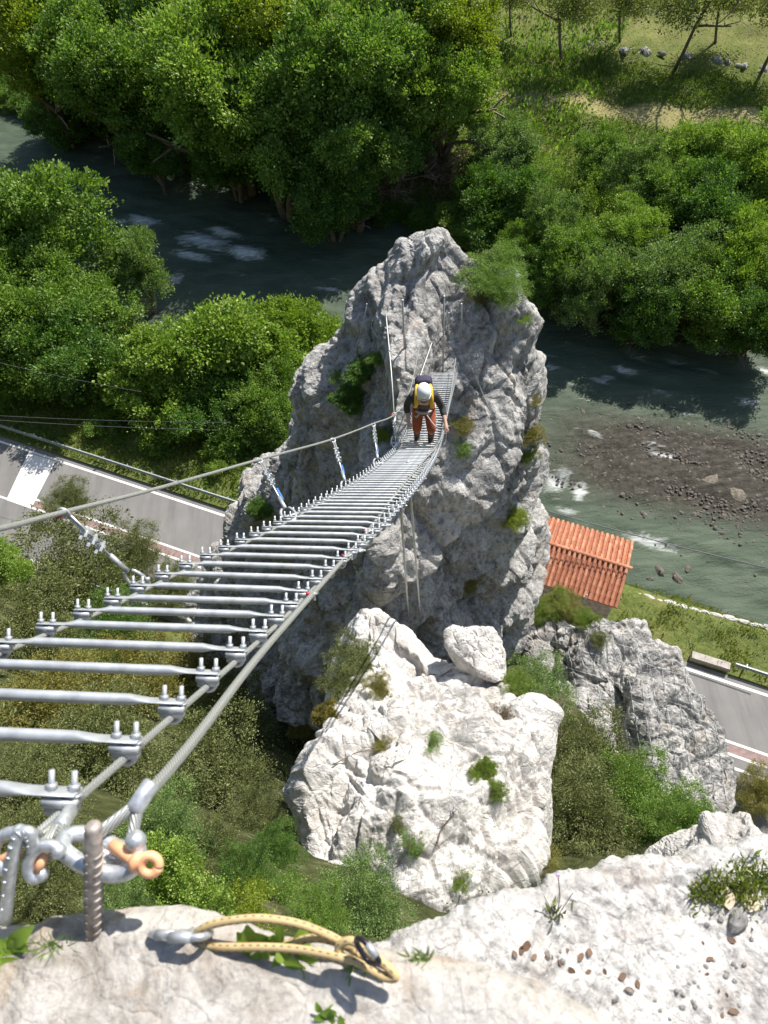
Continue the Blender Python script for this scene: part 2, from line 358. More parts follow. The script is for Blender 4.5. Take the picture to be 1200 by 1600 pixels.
c = mixc(t, ramp(t, noise_node(t, objvec(t, (1, .12, 1), (0, 0, -math.atan2(RD[1], RD[0]) + math.pi / 2)), 1.6, 4, 0.6), [(0.45, (0, 0, 0)), (0.7, (0.5, 0.5, 0.5))]), c, (0.115, 0.11, 0.107))
c = mixc(t, ramp(t, noise_node(t, v0, 0.9, 3, 0.5), [(0.66, (0, 0, 0)), (0.70, (0.6, 0.6, 0.6))]), c, (0.10, 0.097, 0.095))
t.links.new(c, b.inputs['Base Color']); t.links.new(bump(t, noise_node(t, v0, 60, 3), 0.3, 0.01), b.inputs['Normal']); t.links.new(b.outputs[0], out.inputs[0]); M['asphalt'] = mt
M['paint'] = simple('road_paint', (0.72, 0.70, 0.67), 0.7, 0, 0.10, 6)
M['redpaint'] = simple('red_road_paint', (0.235, 0.165, 0.15), 0.8, 0, 0.25, 4)
road = tag(strip('road', -140, 160, -8.0, 0.42, 0.0, M['asphalt'], 60), 'grey asphalt road running behind the rock pinnacle', kind='structure')
def mark(u0, u1, v0, v1, mat='paint', z=0.006, n=40, nm='road_line'):
    o = strip(nm, u0, u1, v0, v1, z, M[mat], n, 0.008); o.parent = road; o.location = o.location - road.location; return o
mark(-140, 160, -0.07, 0.09); mark(-140, 160, -7.55, -7.4)
mark(-140, 0.5, -3.42, -3.28); mark(4.9, 160, -3.42, -3.28); mark(-140, 160, -4.08, -3.94)
mark(4.9, 160, -3.94, -3.42, 'redpaint', 0.0045, nm='red_strip'); mark(-140, 0.5, -3.94, -3.42, 'redpaint', 0.0045, nm='red_strip')
mark(52.0, 90, -4.75, -4.6)
a_, b_, c_, d_ = [np.array(UV(atz(*q, 0))) for q in ((48, 703), (90, 717), (50, 793), (10, 781))]
pv = np.array([W(a_[0], -0.12, .009), W(b_[0], -0.12, .009), W(c_[0] , -4.1, .009), W(d_[0], -4.1, .009)]) - np.array(road.location)
link('white_patch', mesh_np('white_patch', pv, [(0, 3, 2, 1)], M['paint'], False), road)

# river
mt, t, out = new_mat('river_water'); b = nd(t, 'ShaderNodeBsdfPrincipled')
b.inputs['IOR'].default_value = 1.33; b.inputs['Specular IOR Level'].default_value = 0.18
v0 = objvec(t, (1, 1, 1), (0, 0, math.atan2(RD[1], RD[0]) * -1)); vst = objvec(t, (0.35, 1.2, 1), (0, 0, -math.atan2(RD[1], RD[0])))
at = nd(t, 'ShaderNodeAttribute', attribute_name='foam'); sp = nd(t, 'ShaderNodeSeparateColor'); t.links.new(at.outputs['Color'], sp.inputs[0])
foam_n = noise_node(t, vst, 1.6, 9, 0.72, 1.2)
fm = ramp(t, math_node(t, 'ADD', math_node(t, 'MULTIPLY', sp.outputs[0], 0.36), math_node(t, 'MULTIPLY', foam_n, 0.72)), [(0.565, (0, 0, 0)), (0.88, (1, 1, 1))])
c = ramp(t, noise_node(t, vst, 0.5, 6, 0.6, 0.5), [(0.3, (0.050, 0.072, 0.048)), (0.7, (0.092, 0.118, 0.082))])
shal = ramp(t, noise_node(t, v0, 2.2, 12, 0.85, 0.5), [(0.40, (0.016, 0.015, 0.011)), (0.50, (0.040, 0.035, 0.026)), (0.60, (0.070, 0.064, 0.052)), (0.72, (0.16, 0.15, 0.13))])
c = mixc(t, sp.outputs[1], c, shal)
c = mixc(t, fm, c, (0.78, 0.80, 0.78)); t.links.new(c, b.inputs['Base Color'])
rr = nd(t, 'ShaderNodeMapRange'); t.links.new(fm, rr.inputs[0]); rr.inputs[3].default_value = 0.38; rr.inputs[4].default_value = 0.6; t.links.new(rr.outputs[0], b.inputs['Roughness'])
hb = bump(t, noise_node(t, vst, 1.8, 8, 0.68, 0.7), 0.7, 0.22); hb = bump(t, noise_node(t, v0, 5, 6, 0.7), 0.7, 0.06, hb)
t.links.new(hb, b.inputs['Normal']); t.links.new(b.outputs[0], out.inputs[0]); M['water'] = mt
uu = np.linspace(-75, 85, 420); vv = np.linspace(4.5, 58, 200); U, V = np.meshgrid(uu, vv, indexing='ij')
p = np.stack([U * 0.35, V * 0.9, U * 0], -1).reshape(-1, 3); wv = (fbm(p * 1.1, 31, 4) * 0.13 + np.abs(fbm(p * 0.5, 37, 3)) * 0.10).reshape(U.shape)
FO = np.zeros_like(U)
rap = [((320, 378), 4.0, 1.5, 1.15), ((385, 395), 2.4, 1.2, 1.3), ((225, 345), 2.6, 1.2, 1.15), ((350, 365), 2.5, .8, 1.1), ((275, 435), 1.0, 1.3, .9), ((300, 400), 3.0, .7, 1.0), ((430, 345), 1.5, .9, .8), ((870, 755), 1.4, 2.0, .9), ((905, 770), .7, 1.3, 1.2), ((885, 800), 1.6, .7, .9),
       ((1010, 845), 2.2, .7, 1.1), ((1060, 840), 3, 1.2, .35), ((1170, 880), 3, 1.5, .4), ((935, 595), 1.5, .6, .8), ((1055, 565), 1.8, .7, .8), ((1165, 630), 1.4, .7, .9), ((1040, 620), 1.4, .8, .7), ((860, 575), 1.4, 1, .7), ((380, 430), 3, 1.5, .45), ((100, 210), 5, 2.5, .3), ((470, 440), 3, 2, .4)]
_r = random.Random(4)
for (px, py), su, sv, am in rap:
    u_, v_ = UV(atz(px, py, WATER_Z)); FO = np.maximum(FO, am * np.exp(-((U - u_) / su) ** 2 - ((V - v_) / sv) ** 2))
for k in range(26):
    u_, v_ = _r.uniform(32, 60), _r.uniform(17, 31); FO = np.maximum(FO, _r.uniform(.6, 1.05) * np.exp(-((U - u_) / _r.uniform(.7, 1.8)) ** 2 - ((V - v_) / _r.uniform(.25, .6)) ** 2))
for k in range(16):
    u_ = _r.uniform(-25, 18); v_ = float(v_near(np.array([u_]))[0]) + _r.uniform(3, 16); FO = np.maximum(FO, _r.uniform(.5, .95) * np.exp(-((U - u_) / _r.uniform(.8, 2.2)) ** 2 - ((V - v_) / _r.uniform(.3, .7)) ** 2))
SH = np.clip(1.35 * np.exp(-(((U - 50) / 12.5) ** 4) - (((V - 18.0 - .12 * (U - 50)) / 4.2) ** 4)), 0, 1)
FO = np.maximum(FO, 0.10 * SH)
gz = WATER_Z + wv * (0.7 + 1.5 * FO)
g = RO[None, None] * np.array([1, 1, 0]) + U[..., None] * RD + V[..., None] * RN + gz[..., None] * np.array([0, 0, 1.0])
river = link('river', mesh_np('river', g.reshape(-1, 3), grid_faces(len(uu), len(vv)), M['water']))
ca = river.data.color_attributes.new('foam', 'FLOAT_COLOR', 'POINT')
ca.data.foreach_set('color', np.stack([FO, SH, FO * 0, FO * 0 + 1], -1).astype(np.float32).ravel())
tag(river, 'grey green mountain river with rapids', kind='structure')

# ================================================================ ROCKS
def displace(g, wrap, k, seed, big=1.0, med=1.0, small=1.0, fade=None):
    """k: metres per big block"""
    n = grid_normals(g, wrap)
    for _ in range(14):                                  # even out the directions at folds and rims
        if wrap: n = (np.roll(n, 1, 0) + n + np.roll(n, -1, 0) + np.roll(n, 3, 0) + np.roll(n, -3, 0)) / 5
        n[:, 1:-1] = (n[:, :-2] + n[:, 1:-1] + n[:, 2:]) / 3
    n = n / (np.linalg.norm(n, axis=2)[..., None] + 1e-9); p = g.reshape(-1, 3); q = (p @ BED.T) * np.array([1, 1, 0.55])
    warp = np.stack([fbm(p / (k * 1.4), seed + a, 3) for a in (1, 2, 3)], -1) * 0.10
    R2 = rotm('Y', 33) @ rotm('X', 21); q2 = q @ R2.T
    d = big * (0.36 * k * plin(q / (k * 1.25) + warp, seed) + 0.06 * k * facet(q / k + warp, seed + 20, 0.6, 0.8, 0.05, 0.0)) \
        + med * (0.19 * k * plin(q2 / (k * 0.5) + warp, seed + 40) + 0.05 * k * facet(q / (k * 0.36) + warp * 1.3, seed + 41, 1.0, 0.6, 0.09, 0.0)) \
        + small * (0.06 * k * plin(q / (k * 0.2) + warp, seed + 60) + 0.028 * k * plin(q2 / (k * 0.085), seed + 61) + 0.012 * k * fbm(p / (k * 0.05), seed + 5, 2))
    d = d.reshape(g.shape[:2])
    if fade is not None: d = d * fade
    return g + n * d[..., None]
def loft_rock(name, rings, mat, nu=360, nv=420, k=2.2, seed=1, amp=(1, 1, 1), sq=2.3, fq=1.35):
    """rings: (z, left pixel, right pixel, front m, back m), from the top downwards; silhouette points surveyed from the photograph"""
    th = np.linspace(0, 2 * math.pi, nu, endpoint=False); cs, sn = np.cos(th), np.sin(th)
    ex_ = np.where(sn < 0, 2 / fq, 2 / sq); cs_ = np.sign(cs) * np.abs(cs) ** ex_; sn_ = np.sign(sn) * np.abs(sn) ** ex_
    R = []
    for z, lp, rp, fr, bk in rings:
        l, r = atz(*lp, z), atz(*rp, z); c = (l + r) / 2; ax = (r - l) / 2; pr = np.array([-ax[1], ax[0], 0]); pr /= np.linalg.norm(pr)
        R.append(c + cs_[:, None] * ax + np.where(sn_ > 0, sn_ * bk, sn_ * fr)[:, None] * pr)
    top = R[0].mean(0) + np.array([0, 0, 0.15]); R = [top + (R[0] - top) * 0.02] + R; R = np.array(R)
    zs = R[:, 0, 2]; arc = np.concatenate(([0], np.cumsum(np.linalg.norm(np.diff(R.mean(1), axis=0), axis=1) + np.abs(np.diff(np.linalg.norm(R - R.mean(1, keepdims=True), axis=2).mean(1))))))
    tt = np.linspace(0, arc[-1], nv); g = np.empty((nu, nv, 3))
    for a in range(3): 
        for i in range(nu): g[i, :, a] = np.interp(tt, arc, R[:, i, a])
    ker = np.array([1, 4, 6, 4, 1]) / 16
    for _ in range(12):
        gp = np.concatenate([g[:, :1], g[:, :1], g, g[:, -1:], g[:, -1:]], 1); g = sum(ker[j] * gp[:, j:j + nv] for j in range(5))
    n_check = grid_normals(g, True)
    if (n_check[:, nv // 2] * (g[:, nv // 2] - g[:, nv // 2].mean(0))).sum() < 0: g = g[::-1]
    fade = 0.6 + 0.4 * smooth(0.02, 0.22, np.linspace(0, 1, nv))[None, :]
    g = displace(g, True, k, seed, *amp, fade=fade); g[:, 0] = g[:, 3].mean(0); g[:, 1] = g[:, 0] * .6 + g[:, 3] * .4; g[:, 2] = g[:, 0] * .3 + g[:, 3] * .7
    return based(name, g.reshape(-1, 3), grid_faces(nu, nv, True), mat, False)
def mound_rock(name, outline, centre, mat, drop=5.0, spread=0.5, nu=360, nr=150, ns=110, k=1.6, seed=1, amp=(1, 1, 1), e=1.6, extra=None):
    """outline: (px, py, distance) of the rim, centre the same; a domed top inside the rim and flanks falling away below it"""
    o = crom([atd(*q) for q in outline], nu, True); c = atd(*centre)
    rr = np.sqrt(np.linspace(0.0, 1, nr)); rows = []
    for r in rr:
        q = c + (o - c) * r; q[:, 2] = c[2] + (o[:, 2] - c[2]) * r ** e; rows.append(q)
    outw = (o - c) * np.array([1, 1, 0]); outw /= np.linalg.norm(outw, axis=1)[:, None]
    for s in np.linspace(0, 1, ns + 1)[1:]:
        rows.append(o + outw * spread * (1 - (1 - s) ** 2) + np.array([0, 0, -drop * s ** 1.25]))
    g = np.stack(rows, 1); ker = np.array([1, 4, 6, 4, 1]) / 16; nv = g.shape[1]
    for _ in range(10):
        gp = np.concatenate([g[:, :1], g[:, :1], g, g[:, -1:], g[:, -1:]], 1); g = sum(ker[j] * gp[:, j:j + nv] for j in range(5))
    if grid_normals(g, True)[:, nr // 2, 2].mean() < 0: g = g[::-1]
    if extra is not None: g = extra(g)
    fade = np.concatenate([np.ones(nr), np.linspace(1, .45, 12), np.full(max(ns - 12, 0), .45)])[None, :nv]
    g = displace(g, True, k, seed, *amp, fade=fade); g[:, 0] = g[:, 2].mean(0); g[:, 1] = (g[:, 0] + g[:, 2]) / 2
    return based(name, g.reshape(-1, 3), grid_faces(nu, nv, True), mat, False)

pinnacle = loft_rock('rock_pinnacle', [
    (28.7, (622, 362), (704, 362), 0.9, 0.5), (28.2, (600, 388), (722, 384), 1.3, 0.8), (27.5, (566, 440), (776, 452), 1.8, 1.1),
    (26.9, (534, 482), (802, 506), 2.4, 1.4), (25.2, (498, 568), (826, 608), 3.8, 1.8), (22.9, (482, 650), (828, 698), 4.6, 2.2),
    (19.8, (434, 738), (814, 790), 5.4, 2.8), (16.3, (370, 806), (800, 865), 6.0, 3.2), (13, (328, 872), (792, 945), 6.2, 3.4), (7, (300, 960), (795, 1030), 5.2, 3.6), (-1, (320, 1050), (790, 1120), 5.6, 3.8)],
    M['rock_grey'], 540, 560, 2.4, 11, (1.5, 1.7, 1.4))
tag(pinnacle, 'tall grey limestone pinnacle at the far end of the hanging ladder', 'rock')
boulder = mound_rock('white_boulder', [(578, 952, 16.5), (640, 985, 16.2), (715, 1030, 15.6), (778, 1085, 15), (815, 1150, 14.2), (838, 1230, 13.4), (826, 1300, 12.6), (785, 1370, 11.8), (700, 1450, 11), (560, 1470, 10.8), (490, 1410, 11.2), (458, 1375, 11.6), (474, 1310, 12.3), (482, 1250, 12.8), (492, 1180, 13.4), (520, 1130, 14.2), (500, 1080, 15.2), (530, 1010, 15.9), (553, 968, 16.4)],
    (640, 1200, 12.6), M['rock_white'], 6, 0.35, 420, 260, 110, 1.6, 29, (1.3, 1.6, 1.3), 1.0)
tag(boulder, 'large white sunlit limestone boulder below the ladder', 'rock')
block = mound_rock('perched_stone', [(702, 990, 15.6), (740, 980, 15.7), (775, 1000, 15.4), (792, 1040, 15.0), (788, 1064, 14.8), (755, 1052, 14.8), (715, 1020, 15.2)], (745, 1018, 15.12), M['rock_white'], 0.55, 0.02, 140, 70, 30, 0.6, 5, (1.0, 1.2, 1.0))
tag(block, 'rounded white stone perched on top of the large white boulder', 'stone')
outcrop = mound_rock('grey_outcrop', [(838, 955, 31), (905, 958, 30), (985, 975, 29), (1040, 1015, 28.3), (1085, 1075, 27.6), (1125, 1140, 27), (1150, 1215, 26), (1140, 1285, 24.5), (1050, 1300, 24), (940, 1240, 25), (860, 1150, 27), (825, 1050, 29.5)],
    (985, 1085, 26.2), M['rock_grey'], 14, 1.2, 420, 220, 100, 1.9, 37, (1.6, 1.7, 1.3), 1.2)
tag(outcrop, 'rugged grey outcrop draped with wire netting beside the road', 'rock')
paler = mound_rock('pale_rock', [(1115, 1315, 9.5), (1135, 1285, 10), (1165, 1268, 10), (1200, 1305, 9.6), (1260, 1330, 9), (1260, 1400, 8.5), (1150, 1400, 8.6), (1090, 1340, 9)], (1170, 1325, 9.1), M['rock_white'], 3, 0.2, 200, 90, 50, 0.8, 71, (1.3, 1.3, 1.0))
tag(paler, 'pale rock peeping up behind the near ledge by the grey outcrop', 'rock')

shoulder = mound_rock('hillside', [(815, 1040, 25), (870, 1075, 25), (930, 1150, 24), (1010, 1220, 22.5), (1090, 1270, 19), (1150, 1330, 15), (1100, 1420, 11), (900, 1440, 11), (800, 1400, 13), (800, 1250, 18), (790, 1130, 22)],
    (930, 1270, 18), M['ground'], 9, 1.0, 160, 80, 40, 1.6, 43, (.6, .4, .4))
col_ = shoulder.data.color_attributes.new('cover', 'FLOAT_COLOR', 'POINT'); col_.data.foreach_set('color', np.tile([0, 0, 1, 1], len(shoulder.data.vertices)).astype(np.float32))
tag(shoulder, 'earthy slope between the white boulder and the grey outcrop', kind='structure')

def ledge(name, edge, mat, seed, back=1.1, rise=0.12, drop=2.5, k=0.22, nu=560, nt=230, nf=60, amp=(1, 1, 1), lip=0.05):
    e = crom([atd(*q) for q in edge], nu); rows = []
    bk = np.array([0, -1.0, 0])
    for s in np.linspace(1, 0, nt):
        rows.append(e + bk * back * s ** 1.3 + np.array([0, 0, rise * s ** 1.1]))
    for s in np.linspace(0, 1, nf + 1)[1:]:
        rows.append(e + np.array([0, 1.0, 0]) * lip * math.sin(min(s * 8, 1) * math.pi / 2) - np.array([0, 0.25, drop]) * s ** 1.6)
    g = np.stack(rows, 1)
    if grid_normals(g)[:, nt // 2, 2].mean() < 0: g = g[::-1]
    g = displace(g, False, k, seed, *amp)
    return based(name, g.reshape(-1, 3), grid_faces(nu, g.shape[1]), mat)
ledge_a = ledge('near_ledge', [(-260, 1508, .98), (0, 1498, 1.0), (60, 1480, 1.0), (145, 1472, 1.0), (290, 1480, .98), (430, 1516, .95), (560, 1538, .93), (700, 1552, .91), (860, 1590, .88), (980, 1670, .84), (1100, 1790, .8)], M['rock_near'], 91, 0.9, 0.10, 2.2, 0.20, 600, 230, 50, (0.16, 0.2, 0.3))
tag(ledge_a, 'out of focus tan and white rock ledge along the bottom edge', 'rock')
ledge_b = ledge('white_ledge', [(480, 1580, 1.45), (600, 1505, 1.48), (690, 1468, 1.5), (780, 1432, 1.55), (850, 1412, 1.6), (900, 1384, 1.65), (1000, 1376, 1.7), (1080, 1358, 1.75), (1200, 1338, 1.8), (1400, 1310, 1.85)], M['rock_near2'], 95, 1.3, 0.05, 3.0, 0.30, 640, 300, 60, (0.3, 0.45, 0.9))
tag(ledge_b, 'bright white pitted rock ledge in the lower right corner', 'rock')

bpy.context.view_layer.update()
def hit(px, py, objs):
    """where the line of sight through a pixel meets one of the rocks"""
    o = Vector(CPOS); d = Vector(ray(px, py)).normalized(); best = None
    for ob in objs:
        ol = ob.matrix_world.inverted() @ o
        ok, co, no, _ = ob.ray_cast(ol, d)
        if ok:
            w = ob.matrix_world @ co; l_ = (w - o).length
            if best is None or l_ < best[0]: best = (l_, np.array(w), np.array(no))
    return best

# ================================================================ HANGING LADDER
RK = [(98, 1269, 1.13), (402, 1004, 2.14), (454, 956, 2.56), (494, 916, 2.97), (604, 818, 4.57), (664, 744, 7.67), (687, 697, 11.3), (700, 640, 14.2), (714, 584, 18.0)]
LK = [(-533, 1240, 1.13), (69, 993, 2.14), (175, 948, 2.56), (254, 908, 2.97), (448, 816, 4.57), (571, 744, 7.67), (624, 696, 11.3), (649, 640, 14.2), (675, 584, 18.0)]
Rc = crom([atd(*q) for q in RK], 1600); Lc = crom([atd(*q) for q in LK], 1600)
for _ in range(160):                                     # even out the sag
    for cc in (Rc, Lc): cc[1:-1] = cc[1:-1] * .5 + (cc[:-2] + cc[2:]) * .25
Cc = (Rc + Lc) / 2; al = np.concatenate(([0], np.cumsum(np.linalg.norm(np.diff(Cc, axis=0), axis=1))))
STEP = 0.207; NR = int(al[-1] / STEP) + 1
def on(curve, s): return np.array([np.interp(s, al, curve[:, a]) for a in range(3)])
ladder = empty('hanging_ladder', on(Cc, al[-1]))
tag(ladder, 'long steel rung ladder bridge hung on cables down to the pinnacle', 'ladder')
LB = np.array(ladder.location)
def part(name, me, parent=ladder, mat4=None):
    o = link(name, me, parent)
    if mat4 is not None: o.matrix_parent_inverse = Matrix.Identity(4); o.matrix_local = Matrix.Translation(-Vector(LB)) @ mat4
    return o
# rung: round tube pressed flat at both ends
def rung_mesh(w=0.62):
    xs = np.array([-.335, -.334, -.275, -.262, -.245, -.22, -.12, 0, .12, .22, .245, .262, .275, .334, .335]); n = 14; v = []
    for x in xs:
        a = abs(x); t_ = float(smooth(.22, .268, a)); ry = 0.0122 * (1 - t_) + 0.018 * t_; rz = 0.0122 * (1 - t_) + 0.0026 * t_
        if a > .3345: ry *= .8; rz *= .6
        for j in range(n):
            an = 2 * math.pi * j / n; v.append((x, ry * math.cos(an), rz * math.sin(an)))
    f = [(k * n + j, k * n + (j + 1) % n, (k + 1) * n + (j + 1) % n, (k + 1) * n + j) for k in range(len(xs) - 1) for j in range(n)]
    f += [tuple(range(n - 1, -1, -1)), tuple((len(xs) - 1) * n + j for j in range(n))]
    return mesh_np('rung', np.array(v), f, M['steel'])
def cyl(gm, a, b, r, n=8): gm.tube([a, b], r, n)
def clamp_mesh():
    gm = Geo()
    for sx in (-.0175, .0175):
        cyl(gm, (sx, 0, -.03), (sx, 0, .033), .0048, 8)
        gm.tube([(sx, 0, .003), (sx, 0, .012)], .0088, 6)
        gm.tube([(sx, 0, -.006), (sx, 0, -.003)], .0125, 8)
    a = np.linspace(math.pi, 2 * math.pi, 9)                           # U part and saddle under the plate
    gm.tube([(.0175 * math.cos(x), 0, -.028 + .0175 * math.sin(x)) for x in a], .0058, 8)
    gm.box((0, 0, -.0135), (.052, .034, .012)); gm.box((0, 0, -.026), (.047, .024, .014))
    return gm.mesh('clamp', M['steel'])
RM, CM = rung_mesh(), clamp_mesh()
RUNGS = []
for k in range(NR):
    s_ = min(k * STEP, al[-1]); l, r = on(Lc, s_), on(Rc, s_); x = r - l; wd = np.linalg.norm(x); x /= wd
    tg = on(Cc, min(s_ + .05, al[-1])) - on(Cc, max(s_ - .05, 0)); tg /= np.linalg.norm(tg); z = np.cross(x, tg); z /= np.linalg.norm(z)
    if z[2] < 0: z = -z
    y = np.cross(z, x); c_ = (l + r) / 2 + z * .033
    jit = random.uniform(-.03, .03)
    mm = Matrix(((x[0], y[0], z[0], c_[0]), (x[1], y[1], z[1], c_[1]), (x[2], y[2], z[2], c_[2]), (0, 0, 0, 1))) @ Matrix.Rotation(jit, 4, 'X')
    o = part('rung', RM, ladder, mm); RUNGS.append((c_, x, y, z, wd))
    for sx in (-1, 1):
        q = link('clamp', CM, o); q.location = (sx * wd / 2, 0, 0)
Rc2, Lc2 = Rc, Lc
extR = np.concatenate([[atd(60, 1302, 1.03)], Rc2[::4]]); 
mt, t, out = new_mat('wire_rope'); b = nd(t, 'ShaderNodeBsdfPrincipled'); b.inputs['Metallic'].default_value = 0.55; b.inputs['Roughness'].default_value = 0.5
uvn = nd(t, 'ShaderNodeUVMap'); wv_ = nd(t, 'ShaderNodeTexWave', wave_type='BANDS', bands_direction='DIAGONAL'); wv_.inputs['Scale'].default_value = 1.0; t.links.new(uvn.outputs[0], wv_.inputs['Vector'])
t.links.new(ramp(t, wv_.outputs['Fac'], [(0.0, (0.27, 0.28, 0.26)), (0.6, (0.47, 0.48, 0.46))]), b.inputs['Base Color']); t.links.new(bump(t, wv_.outputs['Fac'], 0.6, 0.002), b.inputs['Normal']); t.links.new(b.outputs[0], out.inputs[0]); M['wire'] = mt
def uvtube(name, pts, r, mat, parent=None, sides=10, per=60.0, base=None):
    """tube with uv = (length, turn) so that the strands wind round it"""
    pts = np.asarray(pts, float); v, f = tube(pts, r, sides)
    if base is None: base = LB if parent is ladder else (pts[-1] if parent is None else np.zeros(3))
    me = mesh_np(name, v - base, f, mat); uvl = me.uv_layers.new(name='UVMap'); ln = np.concatenate(([0], np.cumsum(np.linalg.norm(np.diff(pts, axis=0), axis=1)))) * per
    li = np.empty(len(me.loops), np.int32); me.loops.foreach_get('vertex_index', li); k, j = li // sides, li % sides
    uvc = np.stack([ln[k], j / sides * 6.0], -1).astype(np.float32)
    uvl.data.foreach_set('uv', uvc.ravel())
    return link(name, me, parent, None if parent is not None else base)
uvtube('side_cable', extR, 0.0075, M['wire'], ladder); uvtube('side_cable', Lc2[::4], 0.0075, M['wire'], ladder)
HR = [(212, 1262, 1.05), (300, 1160, 1.32), (400, 1030, 1.82), (480, 938, 2.55), (573, 832, 4.25), (621, 768, 6.0), (660, 722, 8.6), (688, 686, 11.2), (702, 630, 13.2), (712, 560, 17.6)]
HL = [(-260, 880, 1.45), (0, 826, 2.15), (100, 800, 2.65), (250, 762, 3.7), (405, 718, 5.2), (520, 686, 7.4), (583, 662, 9.4), (618, 646, 11.0), (640, 612, 14), (655, 545, 18.3)]
hr = crom([atd(*q) for q in HR], 500); hl = crom([atd(*q) for q in HL], 500)
uvtube('hand_cable', hr, 0.0095, M['wire'], ladder); uvtube('hand_cable', hl, 0.0095, M['wire'], ladder)
# hangers between hand cable and ladder: eye, wire, grips, shackle; some tied with a blue tape
M['blue'] = simple('blue_tape', (0.05, 0.16, 0.42), 0.7); M['red'] = simple('red_pin', (0.42, 0.04, 0.05), 0.5); M['orange'] = simple('orange_pin', (0.86, 0.43, 0.23), 0.5, 0, 0.12, 60)
M['bright'] = simple('galvanised', (0.50, 0.52, 0.54), 0.42, 0.6, 0.28, 90)
def frame(d):
    d = d / np.linalg.norm(d); a = np.array([1.0, 0, 0]) if abs(d[0]) < .8 else np.array([0, 1.0, 0]); b_ = np.cross(d, a); b_ /= np.linalg.norm(b_); return d, b_, np.cross(d, b_)
def ring_pts(c, e1, e2, r1, r2, n=20, a0=0, a1=2 * math.pi): return [np.asarray(c) + e1 * r1 * math.cos(a) + e2 * r2 * math.sin(a) for a in np.linspace(a0, a1, n)]
def hanger(a, b_, tape, sc=1.0):
    a, b_ = np.array(a), np.array(b_); d, e1, e2 = frame(b_ - a); ln = np.linalg.norm(b_ - a)
    e1 = right - d * (right @ d); e1 /= np.linalg.norm(e1); e2 = np.cross(d, e1)
    gm = Geo(); gm.tube(ring_pts(a, d, e1, .022 * sc, .018 * sc, 16), .006 * sc, 6); gm.tube([a + d * .02, b_ - d * .13 * sc], .005 * sc, 6); gm.tube([a + d * .02 + e1 * .012 * sc, a + d * .42 * ln + e1 * .011 * sc], .005 * sc, 6)
    ho = link('hanger', mesh_np('hanger', np.concatenate(gm.v) - LB, gm.f, M['bright']), ladder)
    for q in (.26, .36, .46):
        gm = Geo(); c = a + d * ln * q; gm.box(c, (.030 * sc, .022 * sc, .018 * sc), np.array([e1, d, e2]).T); gm.tube([c + e1 * .012 * sc - e2 * .02 * sc, c + e1 * .012 * sc + e2 * .035 * sc], .006 * sc, 6); gm.tube([c - e1 * .012 * sc - e2 * .02 * sc, c - e1 * .012 * sc + e2 * .035 * sc], .006 * sc, 6)
        link('wire_grip', mesh_np('wire_grip', np.concatenate(gm.v) - LB, gm.f, M['bright'], False), ho)
    gm = Geo(); gm.tube([b_ - d * .17 * sc, b_ - d * .07 * sc], .011 * sc, 10); link('ferrule', mesh_np('ferrule', np.concatenate(gm.v) - LB, gm.f, M['bright']), ho)
    gm = Geo(); gm.tube(ring_pts(b_ - d * .015 * sc, d, e1, .062 * sc, .036 * sc, 18, -2.6, 2.6), .0075 * sc, 8); gm.tube([b_ + d * .0 - e1 * .05 * sc, b_ + e1 * .05 * sc], .007 * sc, 8)
    link('shackle', mesh_np('shackle', np.concatenate(gm.v) - LB, gm.f, M['bright']), ho)
    if tape:
        gm = Geo(); gm.tube([a + d * ln * .55 + e1 * .012, a + d * ln * .74 + e1 * .016], [.012, .007], 8); link('tape', mesh_np('tape', np.concatenate(gm.v) - LB, gm.f, M['blue']), ho)
    gm = Geo(); gm.tube([a - e1 * .035 * sc, a - e1 * .012 * sc], .009 * sc, 8); link('pin', mesh_np('pin', np.concatenate(gm.v) - LB, gm.f, M['red']), ho)
hanger(atd(100, 802, 2.66), atd(218, 910, 2.9), False, 1.0)
hanger(atd(405, 720, 5.2), atd(452, 806, 4.7), True, 1.25)
hanger(atd(520, 688, 7.4), atd(542, 762, 6.9), True, 1.4)
hanger(atd(583, 664, 9.4), atd(591, 724, 8.7), True, 1.5)
hanger(atd(616, 648, 11.0), atd(617, 692, 10.9), False, 1.5)
def at_depth(curve, d): 
    q = (curve - CPOS) @ fwd; return curve[int(np.argmin(np.abs(q - d)))]
for dd_, tp in ((2.65, True), (3.5, False), (4.3, True), (5.2, True), (6.2, False), (7.2, True), (8.3, True), (9.5, True)):
    hanger(at_depth(hr, dd_), at_depth(Rc, dd_ + .22), tp, .75)

